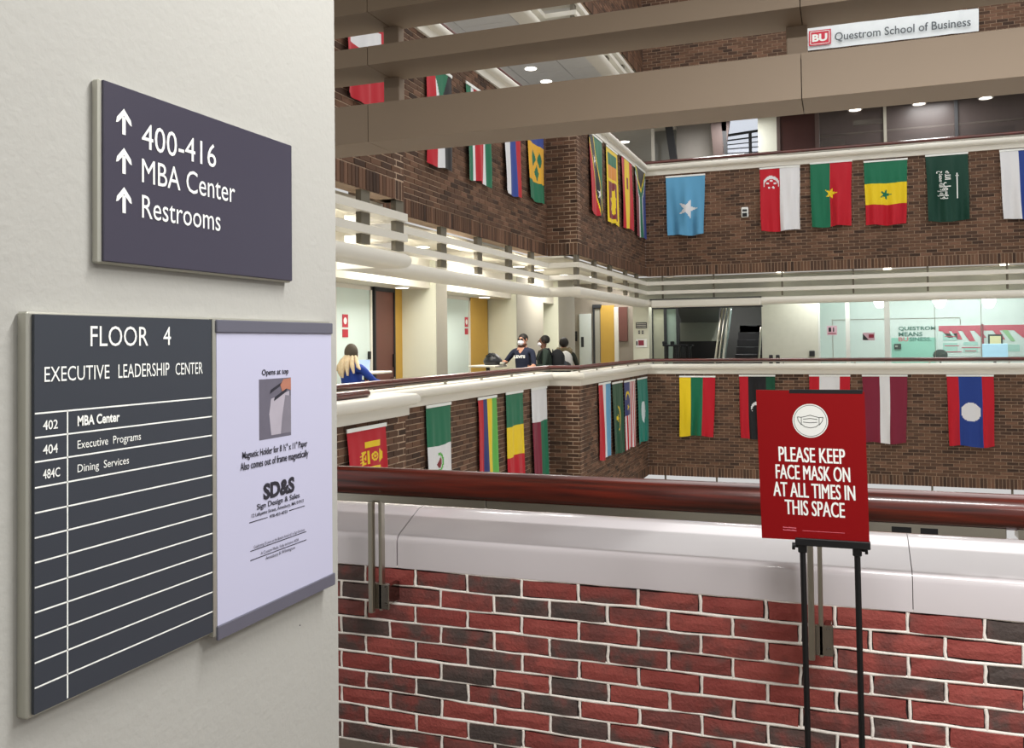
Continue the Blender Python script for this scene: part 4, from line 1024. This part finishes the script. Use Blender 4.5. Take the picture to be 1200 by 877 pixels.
boxY(1100, 1235, 381, 387.5, YM-.025, .005, mr_, 'pink_band', mu)
for kk, (p0, sl, ww) in enumerate(((1103, 6, 8), (1114, 6, 8), (1127, 7, 9), (1141, 7, 8), (1163, 7, 8), (1174, 9, 7), (1188, 9, 12), (1205, 9, 10))):
    ps = [at(p0, 387, 'Y', YM-.03), at(p0+ww, 387, 'Y', YM-.03), at(p0+ww+sl, 396+kk % 3*2, 'Y', YM-.03), at(p0+sl+2, 396+kk % 3*2, 'Y', YM-.03)]
    fixn(MB().add([tuple(p_) for p_ in ps], [(0, 1, 2, 3)]).build('slanting_bar', mG if kk == 5 else mr_, mu))
for p0, p1, y0, y1 in ((1105, 1122, 391, 399), (1105, 1122, 402, 413), (1129, 1146, 401, 405), (1129, 1146, 408, 413), (1178, 1195, 404, 412)):
    boxY(p0, p1, y0, y1, YM-.03, .005, mat('mural_mint', '#a4cfc4', .6), 'caption_block', mu)
for p0, p1, y0 in ((1107, 1120, 394), (1107, 1124, 405), (1127, 1149, 407), (1131, 1144, 411), (1109, 1127, 412)):
    boxY(p0, p1, y0, y0+.9, YM-.034, .003, mr_, 'caption_line', mu)
boxY(1150, 1153, 380, 418, YM-.06, .05, mat('mural_post', '#8a1838', .5), 'red_post', mu)
boxY(1158, 1175, 392, 404, YM-.05, .02, M_BLACK, 'dark_frame', mu); boxY(1160, 1173, 394, 404, YM-.055, .005, mat('cream_pic', '#e8e4b0', .5), 'picture', mu)
tb = thing('computer_screen', 'pale blue glowing monitor standing in front of the mural', 'screen', (at(1166, 416, 'Y', 23.5).x, 23.5, FL))
p = at(1166, 411, 'Y', 23.5); B(p.x-.27, p.x+.27, 23.5, 23.54, p.z-.16, p.z+.16, .01).build('screen', mat('blue_screen', '#a8cce0', .3, emit='#8fc4e0', es=.6), tb); B(p.x-.03, p.x+.03, 23.54, 23.58, FL+.7, p.z).build('stand_pole', M_DARK, tb); B(p.x-.7, p.x+.7, 23.2, 23.8, FL+.66, FL+.7, .01).build('desk_top', M_WHITE, tb)
for sx in (-.6, .6): B(p.x+sx-.03, p.x+sx+.03, 23.3, 23.7, FL, FL+.66).build('leg', M_DARK, tb)
p = at(1102, 414, 'Y', 23.2); t = thing('office_chair', 'black chair back peeking over the rail below the mural', 'chair', (p.x, 23.2, FL))
MB().ball((p.x, 23.2, p.z-.05), .16, .05, .14, 14, 8).build('backrest', M_BLACKF, t, smooth=True); MB().ball((p.x, 23.0, FL+.48), .22, .22, .05, 14, 8).build('seat', M_BLACKF, t, smooth=True); MB().tube([(p.x, 23.0, FL+.02), (p.x, 23.0, FL+.45)], .03, 8).build('column', M_BLACK, t); MB().tube([(p.x, 23.18, FL+.5), (p.x, 23.2, p.z-.15)], .02, 8).build('back_strut', M_BLACK, t)
B(p.x-.25, p.x+.25, 22.97, 23.03, FL, FL+.04, .01).build('base', M_BLACK, t); B(p.x-.03, p.x+.03, 22.75, 23.25, FL, FL+.04, .01).build('base', M_BLACK, t)
for kk, (px, lb) in enumerate(((1031, 'leftmost of three glowing glass pendant lamps in the study room'), (1101, 'middle of three glowing glass pendant lamps in the study room'), (1159, 'rightmost of three glowing glass pendant lamps in the study room'))):
    p = at(px, 355, 'Y', 22.6); t = thing('pendant_lamp', lb, 'lamp', (p.x, 22.6, p.z+.1), 'pendant lamps in the study room')
    MB().lathe((p.x, 22.6, p.z-.12), [(.06, 0), (.1, .05), (.15, .17), (.14, .22), (.03, .24)], 18).build('shade', M_GLOW, t, smooth=True); MB().tube([(p.x, 22.6, p.z+.1), (p.x, 22.6, ZC)], .008, 6).build('cord', M_BLACK, t)
# small things on the far rail
for px, lb in ((904, 'left dark rail bracket by the cream wall'), (912, 'right dark rail bracket by the cream wall')):
    p = at(px, 417, 'Y', YF+.3); o = B(p.x-.04, p.x+.04, YF+.12, YF+.2, ZB+.2, p.z+.02, .01).build('rail_bracket', M_DARK); tag(o, lb, 'bracket')
p = at(950, 415, 'Y', YF+.3); o = B(p.x-.06, p.x+.06, YL-.08, YL, p.z-.07, p.z+.06, .01).build('socket_box', M_DARK); tag(o, 'dark socket box low on the cream wall by the study room', 'socket')

# ------------------------------------------------------------------ upper storey behind the far parapet
YU = 22.4
uw = thing('wall_back', 'upper storey far wall with cream column and dark red door', 'wall', (-1, YU, FL+H), kind='structure')
zU0, zU1 = FL+H, ZC+H
def bu_(p0, p1, m, nm, par=uw, Y=YU, t=.1, py0=None, py1=None):
    return boxY(p0, p1, py0 or 100, py1 or 200, Y, t, m, nm, par, z0=None if py1 else zU0, z1=None if py0 else zU1)
bu_(560, 768, M_GREYP, 'plaster', Y=26.6); bu_(763, 766, M_WHITE, 'column_strip', Y=YU-.05)
bu_(888, 910, M_WALLC, 'cream_column'); 
bu_(766, 792, mat('dim_glass', '#77766f', .3), 'grey_pane', Y=YU+.4); bu_(790, 846, mat('dim_white', '#b5b0aa', .7), 'pale_panel', Y=YU+.5)
for (xa_, ya_, xb_, yb_, w, m) in ((779, 145, 790, 190, .09, M_DARK), (836, 140, 843, 185, .13, mat('stringer', '#544440', .6)), (853, 148, 843, 190, .12, MATS['stringer']), (847, 140, 850, 190, .06, M_DARK)):
    a = at(xa_, ya_-30 if ya_ < 150 else ya_, 'Y', YU); b = at(xb_, yb_, 'Y', YU); d = (b-a).normalized(); c = (a+b)/2
    MB().obox(c, d, d.cross(Vector((0, 1, 0))), (0, 1, 0), (b-a).length/2, w, .05).build('stair_stringer', m, uw)
sky = thing('window_5', 'bright daylight window behind the upper stair railing', 'window', (-2.1, YU+1.5, FL+H), kind='structure')
boxY(840, 893, 100, 200, YU+1.5, .05, mat('daylight_pane', '#dfe4ee', .5, emit='#dfe6f2', es=.75), 'pane', sky, z0=zU0, z1=zU1)
rl = thing('stair_railing', 'dark metal stair railing against the bright upper window', 'railing', (-2.2, YU+.9, FL+H))
for (ya_, yb_, r) in ((159, 153, .035), (165, 160, .02), (170, 166, .014), (175, 172, .014), (180, 178, .014), (185, 184, .014)):
    MB().tube([at(852, ya_, 'Y', YU+.9), at(890, yb_, 'Y', YU+.9)], r, 8).build('bar', M_DARK, rl)
MB().tube([at(879, 156, 'Y', YU+.9), Vector((at(879, 156, 'Y', YU+.9).x, YU+.9, FL+H))], .04, 8).build('post', M_DARK, rl)
d5 = thing('door_5', 'dark red door of the upper storey under the widest beam', 'door', (-.6, YU, FL+H), kind='structure')
bu_(914, 955, M_DRED, 'door_leaf', d5, Y=YU+.02); bu_(910, 914, mat('door_frame_brown', '#5c4c48', .6), 'door_frame', d5, Y=YU-.02); bu_(955, 960, MATS['door_frame_brown'], 'door_frame', d5, Y=YU-.02)
w6 = thing('window_6', 'long smoked glass wall of the upper storey with slim mullions', 'window', (2, YU, FL+H), kind='structure')
for p0, p1 in ((960, 1035.5), (1039, 1119), (1123, 1230)): bu_(p0, p1, M_DGLASS, 'pane', w6, Y=YU, t=.02)
for p0, p1, m in ((1035.5, 1039, M_GREYP), (1119, 1123, M_DARK)): bu_(p0, p1, m, 'mullion', w6, Y=YU-.05, t=.08)
for (p0, p1, y0, y1, m) in ((962, 1200, 148, 150, M_GREYP), (961, 990, 158, 160, M_GREYP), (1000, 1200, 163, 166, MATS['bay_grey']), (961, 990, 164, 172, MATS['bay_grey']), (1000, 1034, 140, 146, MATS['bay_grey']), (1060, 1190, 152, 160, MATS['bay_dark'])):
    boxY(p0, p1, y0, y1, YU+.25, .05, m, 'inner_ledge', w6)
B(at(958, 150, 'Y', YU).x, XE, YU+2.4, YU+2.5, zU0, zU1).build('inner_wall', mat('inner_brown', '#4c403c', .8), w6)

# ------------------------------------------------------------------ furniture in the bright corridor
def high_table(lb, x0, x1, y0, y1, zt):
    t = thing('high_table', lb, 'table', ((x0+x1)/2, (y0+y1)/2, FL))
    B(x0, x1, y0, y1, zt-.035, zt, .008).build('table_top', M_WHITE, t)
    cx_, cy_ = (x0+x1)/2, (y0+y1)/2; MB().tube([(cx_, cy_, FL+.02), (cx_, cy_, zt-.035)], .035, 10).build('column', M_DARK, t); MB().lathe((cx_, cy_, FL), [(.25, 0), (.25, .015), (.05, .03)], 20).build('base', M_DARK, t)
    return t
# seated student
px0 = at(397, 436, 'Y', 10.6); px1 = at(447, 436, 'Y', 10.6)
T1z = at(425, 436, 'Y', 10.6).z
high_table('white high table with the open laptop', px0.x+.15, px1.x-.1, 10.35, 11.1, T1z)
q0 = at(567, 430, 'Y', 14.6); q1 = at(600, 430, 'Y', 14.6); T2z = at(580, 428, 'Y', 14.6).z
high_table('pale high table under the black bag', at(555, 428, 'Y', 14.6).x, at(585, 428, 'Y', 14.6).x+.02, 14.35, 14.95, T2z)
la = at(425, 430, 'Y', 10.75); lt = thing('laptop', 'open silver laptop with pale blue screen on the high table', 'laptop', (la.x, 10.75, T1z))
xs0, xs1 = at(417, 430, 'Y', 10.75).x, at(432, 430, 'Y', 10.75).x
B(xs0, xs1, 10.5, 10.75, T1z, T1z+.015, .003).build('keyboard', M_ALU, lt)
sm = mat('laptop_screen', '#b8cdf0', .3, emit='#a8c4f0', es=.5)
zt = at(425, 422, 'Y', 10.78).z; MB().obox(((xs0+xs1)/2, 10.775, (T1z+.015+zt)/2), (1, 0, 0), (0, .15, 1), (0, 1, -.15), (xs1-xs0)/2, (zt-T1z-.015)/2, .004).build('screen', sm, lt)
bp_ = at(577, 421, 'Y', 14.6)
bg = thing('bag', 'black shiny bag lying on the pale high table by the yellow panel', 'bag', (bp_.x, 14.62, T2z))
def bagf(q): return Vector((q.x*(1-.35*max(0, q.z)), q.y, q.z if q.z > -.55 else -.55))
zh = at(577, 414, 'Y', 14.6).z-T2z
MB().ball((bp_.x, 14.62, T2z+zh*.36), .17, .16, zh*.66, 16, 10, bagf).build('body', mat('bag_black', '#1a1b20', .35), bg, smooth=True)
MB().tube([(bp_.x-.08, 14.5, T2z+zh*.75), (bp_.x, 14.48, T2z+zh*.98), (bp_.x+.08, 14.5, T2z+zh*.75)], .012, 8).build('strap', M_BLACKF, bg, smooth=True)
B(bp_.x+.17, bp_.x+.25, 14.5, 14.6, T2z, T2z+.05, .01).build('keys', M_ALU); tag(bpy.data.objects['keys'], 'small pale bundle beside the black bag on the table', 'bundle')

# ------------------------------------------------------------------ people
def person(lb, base, joints, edges, segm, mats, facing=0, scale=1.0):
    """joints: name -> ((x,y,z), r) z above floor, local frame with +y = facing direction"""
    bx, by = base; t = thing('person', lb, 'person', (bx, by, FL))
    ca, sa = math.cos(facing), math.sin(facing); names = list(joints)
    def tw(p): x, y, z = [c*scale for c in p]; return Vector((bx+x*ca-y*sa, by+x*sa+y*ca, FL+z))
    P = [tw(joints[n][0]) for n in names]
    off = Vector(t['_o'])
    me = bpy.data.meshes.new('skeleton'); me.from_pydata([tuple(p+Vector((0, 0, E))-off) for p in P], [(names.index(a), names.index(b)) for a, b in edges], [])
    o = bpy.data.objects.new('skeleton', me); C.objects.link(o); md = o.modifiers.new('skin', 'SKIN'); md.use_smooth_shade = True
    sv = me.skin_vertices[0].data
    for i, n in enumerate(names):
        r = joints[n][1]; r = r if isinstance(r, tuple) else (r, r); sv[i].radius = (r[0]*scale, r[1]*scale); sv[i].use_root = (n == 'pelvis')
    s2 = o.modifiers.new('sub', 'SUBSURF'); s2.levels = 2; s2.render_levels = 2
    dg = bpy.context.evaluated_depsgraph_get(); bm_ = bpy.data.meshes.new_from_object(o.evaluated_get(dg)); bpy.data.objects.remove(o)
    body = bpy.data.objects.new('body', bm_); C.objects.link(body); body.parent = t; body['_o'] = tuple(off)
    bm_.materials.clear()
    for m in mats: bm_.materials.append(m)
    sg = []
    for a, b in edges: sg.append((tw(joints[a][0])+Vector((0, 0, E))-off, tw(joints[b][0])+Vector((0, 0, E))-off, segm.get((a, b), 0)))
    for p in bm_.polygons:
        best = 1e9; mi = 0; c = p.center
        for a, b, m in sg:
            d = b-a; u = max(0, min(1, (c-a).dot(d)/max(1e-9, d.dot(d)))); dd = (c-a-d*u).length
            if dd < best: best = dd; mi = m
        p.material_index = mi; p.use_smooth = True
    return t, tw
def base_joints(Ht=1.65, arms=None, seated=False):
    k_ = Ht/1.75
    J = {'pelvis': ((0, 0, .95*k_), (.16, .11)), 'waist': ((0, 0, 1.08*k_), (.145, .10)), 'chest': ((0, 0, 1.27*k_), (.17, .115)), 'collar': ((0, 0, 1.42*k_), (.12, .09)),
         'neck': ((0, .01, 1.50*k_), .056), 'jaw': ((0, .03, 1.565*k_), (.062, .075)), 'brow': ((0, .02, 1.65*k_), (.075, .09)), 'crown': ((0, .005, 1.715*k_), (.05, .06))}
    for s, n in ((-1, 'l'), (1, 'r')):
        J['sho_'+n] = ((s*.19, 0, 1.42*k_), .062)
        J['hip_'+n] = ((s*.09, 0, .90*k_), .09); J['knee_'+n] = ((s*.1, .02, .5*k_), .06); J['ank_'+n] = ((s*.1, -.01, .08*k_), .042); J['toe_'+n] = ((s*.11, .15, .035), .035)
    if seated:
        for s, n in ((-1, 'l'), (1, 'r')):
            J['hip_'+n] = ((s*.1, .03, .93*k_), .09); J['knee_'+n] = ((s*.13, .43, .93*k_), .065); J['ank_'+n] = ((s*.13, .38, .50*k_), .045); J['toe_'+n] = ((s*.13, .52, .46*k_), .035)
    ed = [('pelvis', 'waist'), ('waist', 'chest'), ('chest', 'collar'), ('collar', 'neck'), ('neck', 'jaw'), ('jaw', 'brow'), ('brow', 'crown')]
    for n in 'lr':
        ed += [('collar', 'sho_'+n), ('sho_'+n, 'elb_'+n), ('elb_'+n, 'wri_'+n), ('wri_'+n, 'palm_'+n), ('pelvis', 'hip_'+n), ('hip_'+n, 'knee_'+n), ('knee_'+n, 'ank_'+n), ('ank_'+n, 'toe_'+n)]
        e, w = arms[n]; J['elb_'+n] = (e, .045); J['wri_'+n] = (w, .03)
        d = (Vector(w)-Vector(e)).normalized(); pm = Vector(w)+d*.06; J['palm_'+n] = (tuple(pm), (.036, .022))
        sd = d.cross(Vector((0, 0, 1))); sd = sd.normalized() if sd.length > .1 else Vector((1, 0, 0))
        for f_, (o_, l_) in enumerate(((-.026, .075), (-.009, .088), (.009, .082), (.026, .066))):
            m_ = pm+d*.04+sd*o_; J['f%da_%s' % (f_, n)] = (tuple(m_), .009); J['f%db_%s' % (f_, n)] = (tuple(m_+d*l_*.9+Vector((0, 0, -.018))), .007)
            ed += [('palm_'+n, 'f%da_%s' % (f_, n)), ('f%da_%s' % (f_, n), 'f%db_%s' % (f_, n))]
        m_ = pm-d*.02-sd*.045; J['tha_'+n] = (tuple(m_), .012); J['thb_'+n] = (tuple(m_+d*.05-sd*.018), .009); ed += [('palm_'+n, 'tha_'+n), ('tha_'+n, 'thb_'+n)]
    return J, ed
def segmap(ed, top, pants, skin, shoe, sleeve='long', hood=None):
    S = {}
    for a, b in ed:
        m = skin
        if a in ('pelvis',) and b.startswith('hip'): m = pants
        elif (a, b) in (('pelvis', 'waist'), ('waist', 'chest'), ('chest', 'collar')) or b.startswith('sho'): m = top
        elif b.startswith('elb'): m = top
        elif b.startswith('wri'): m = top if sleeve == 'long' else skin
        elif b.startswith('knee') or b.startswith('ank'): m = pants
        elif b.startswith('toe'): m = shoe
        S[(a, b)] = m
    return S
M_SK1 = mat('skin_light', '#c48f76', .55); M_SK2 = mat('skin_brown', '#6a4634', .55); M_HAIRD = mat('hair_dark', '#18130f', .7, bump=.6); M_BLOND = mat('hair_blond', '#e0cba8', .6, var=.3, scale=30, bump=.6); M_HAIRB = mat('hair_brown', '#4d4438', .7, bump=.5)
M_NAVY = mat('navy_cotton', '#1b2238', .85); M_BLUE = mat('blue_fleece', '#1c3f9a', .8); M_GREEN = mat('dark_green_jacket', '#26352c', .8); M_OLIVE = mat('olive_coat', '#262a22', .85); M_JEAN = mat('dark_jeans', '#22293a', .85); M_SHOE = mat('shoe', '#202020', .5); M_MASK = mat('mask_white', '#eceaf0', .6); M_FUR = mat('fur_trim', '#6e6248', .95, var=.4, scale=60, bump=1.)
def hairball(t, tw, c, r, m, fn=None, name='hair'):
    p = tw(c); MB().ball(p, r[0], r[1], r[2], 18, 12, fn).build(name, m, t, smooth=True)
def face(t, tw, k_, skin, fac):
    ca, sa = math.cos(fac), math.sin(fac)
    for s in (-1, 1):
        MB().ball(tw((s*.03, .103, 1.645*k_)), .011, .011, .008, 8, 6).build('eye', M_INK, t); MB().ball(tw((s*.078, .015, 1.635*k_)), .014, .02, .03, 8, 6).build('ear', skin, t, smooth=True)
    MB().ball(tw((0, .115, 1.615*k_)), .014, .014, .022, 8, 6).build('nose', skin, t, smooth=True)
# seated blonde
wb = at(412, 425, 'Y', 10.0); k1 = 1
zhead = at(409, 404, 'Y', 10.0).z-FL
Ht = 1.60; fac = math.radians(-18)
J, ed = base_joints(Ht, {'l': ((-.27, .14, 1.12), (-.16, .38, 1.09)), 'r': ((.27, .16, 1.12), (.17, .40, 1.09))}, seated=True)
t, tw = person('student with long blonde hair in a blue fleece, seated with her back to us', (wb.x-.03, 10.05), J, ed, segmap(ed, 0, 1, 2, 3), [M_BLUE, M_JEAN, M_SK1, M_SHOE], fac, zhead/1.62)
kk = Ht/1.75
hairball(t, tw, (0, -.005, 1.655*kk), (.088, .092, .115), M_HAIRB)
for s, (dx, dy, zl, r) in enumerate(((-.09, -.06, .24, .035), (-.04, -.10, .27, .035), (.0, -.12, .29, .035), (.05, -.10, .26, .035), (.10, -.06, .23, .03), (-.14, -.03, .20, .025), (.15, -.02, .18, .025))):
    MB().tube([tw((dx*.6, dy*.7, 1.60*kk)), tw((dx, dy-.02, 1.53*kk)), tw((dx*1.3, dy-.04, 1.45*kk)), tw((dx*1.6, dy-.04, 1.60*kk-zl))], [r*.7, r, r, r*.4], 10).build('hair_lock', M_BLOND, t, smooth=True)
bs = thing('bar_stool', 'white-seated high stool under the blonde student', 'stool', (wb.x-.03, 10.05, FL)); zz = FL+zhead/1.62*.79
B(wb.x-.22, wb.x+.16, 9.88, 10.22, zz-.12, zz-.08, .015).build('seat', M_WHITE, bs)
for sx in (-1, 1):
    for sy in (-1, 1): MB().tube([(wb.x-.03+sx*.14, 10.05+sy*.12, zz-.11), (wb.x-.03+sx*.19, 10.05+sy*.17, FL)], .013, 8).build('leg', M_STEEL, bs)
# man in navy T-shirt leaning on the table
mb_ = at(612, 410, 'Y', 14.9); zh_ = at(614, 390, 'Y', 14.9).z-FL; Ht = 1.72; sc1 = zh_/1.735; fac = math.radians(172)
hand = at(588, 426, 'Y', 14.7)
dxl = -(hand.x-mb_.x)/sc1
J, ed = base_joints(Ht, {'r': ((.36, .02, 1.20), (dxl*1.0, .12, (T2z-FL)/sc1+.05)), 'l': ((-.24, .04, 1.14), (-.20, .24, 1.08))})
sm_ = segmap(ed, 0, 1, 2, 3, 'short')
t, tw = person('standing man in navy T-shirt and white face mask, one arm on the table', (mb_.x, 14.95), J, ed, sm_, [M_NAVY, M_JEAN, M_SK1, M_SHOE], fac, sc1)
kk = Ht/1.75
def hf(q): return Vector((q.x, q.y-.12, q.z if q.z > -.75 else -.75))
hairball(t, tw, (0, -.022, 1.665*kk), (.086, .095, .085), M_HAIRD, hf); face(t, tw, kk, M_SK1, fac)
MB().ball(tw((0, .085, 1.585*kk)), .058, .055, .05, 14, 10).build('mask', M_MASK, t, smooth=True)
for s_ in (-1, 1): MB().ball(tw((s_*.03, .112, 1.645*kk)), .026, .02, .018, 10, 6).build('glasses', M_BLACK, t)
O = tw((.115, .135, 1.30*kk)); O2 = tw((-.115, .135, 1.30*kk)); text('LEVI\'S', 'shirt_print', M_LET, t, O+Vector((0, -.012, 0)), (O2-O), (0, 0, 1), (O2-O).length, .055, .05, .004)
# man with dark skin and black backpack facing left
m2 = at(636, 415, 'Y', 15.4); zh_ = at(633, 392, 'Y', 15.4).z-FL; Ht = 1.72; sc2 = zh_/1.735; fac = math.radians(118)
J, ed = base_joints(Ht, {'l': ((-.24, .05, 1.14), (-.18, .28, 1.14)), 'r': ((.24, .05, 1.14), (.18, .28, 1.14))})
t, tw = person('standing person in dark green top facing left with black backpack', (m2.x, 15.5), J, ed, segmap(ed, 0, 1, 2, 3), [M_GREEN, M_JEAN, M_SK2, M_SHOE], fac, sc2)
hairball(t, tw, (0, -.022, 1.662*kk), (.087, .095, .088), M_HAIRD, hf); face(t, tw, kk, M_SK2, fac); MB().ball(tw((0, .08, 1.575*kk)), .052, .052, .042, 12, 8).build('mask', M_MASK, t, smooth=True)
def backpack(lb, tw, m, m2_, kk, pocket=True):
    c = tw((0, -.25, 1.22*kk)); t = thing('backpack', lb, 'backpack', (c.x, c.y, c.z-.25))
    MB().ball(c, .155, .125, .25, 16, 12, lambda q: Vector((max(-.8, min(.8, q.x)), max(-.8, min(.8, q.y)), q.z))).build('bag_body', m, t, smooth=True)
    c2 = tw((0, -.34, 1.14*kk)); MB().ball(c2, .11, .08, .13, 14, 10, lambda q: Vector((max(-.8, min(.8, q.x)), max(-.8, min(.8, q.y)), max(-.85, q.z)))).build('pocket', m2_, t, smooth=True)
    for s in (-1, 1): MB().tube([tw((s*.09, -.13, 1.36*kk)), tw((s*.12, -.06, 1.49*kk)), tw((s*.12, .08, 1.44*kk)), tw((s*.13, .13, 1.3*kk)), tw((s*.15, .0, 1.1*kk))], .018, 8).build('strap', m, t, smooth=True)
    MB().tube([tw((-.03, -.16, 1.42*kk)), tw((0, -.16, 1.47*kk)), tw((.03, -.16, 1.42*kk))], .01, 8).build('handle', m, t)
backpack('black backpack on the person facing left', lambda p: tw(p), M_BLACKF, mat('pack_grey', '#3b4048', .7), kk)
m3 = at(661, 415, 'Y', 16.5); zh_ = at(659, 396, 'Y', 16.5).z-FL; sc3 = zh_/1.735; fac3 = math.radians(24)
J, ed = base_joints(Ht, {'l': ((-.28, .04, 1.14), (-.22, .25, 1.05)), 'r': ((.28, .03, 1.14), (.24, .22, 1.02))})
J['chest'] = (J['chest'][0], (.2, .14)); J['waist'] = (J['waist'][0], (.18, .13))
t, tw3 = person('person in dark coat with fur-trimmed hood and pale backpack, back to us', (m3.x, 16.5), J, ed, segmap(ed, 0, 1, 2, 3), [M_OLIVE, M_JEAN, M_SK1, M_SHOE], fac3, sc3)
hairball(t, tw3, (0, -.0, 1.665*kk), (.092, .10, .10), M_HAIRD)
ring = [tw3((.13*math.cos(a), -.02+.10*math.sin(a), 1.49*kk+.03*math.sin(a*3))) for a in [i*2*math.pi/14 for i in range(15)]]
MB().tube(ring, .045, 8).build('fur_hood', M_FUR, t, smooth=True)
backpack('black and white backpack on the person with the fur hood', tw3, mat('pack_pale', '#c9c9c6', .6), M_DARK, kk)

for o in bpy.data.objects:
    if '_o' in o.keys(): del o['_o']
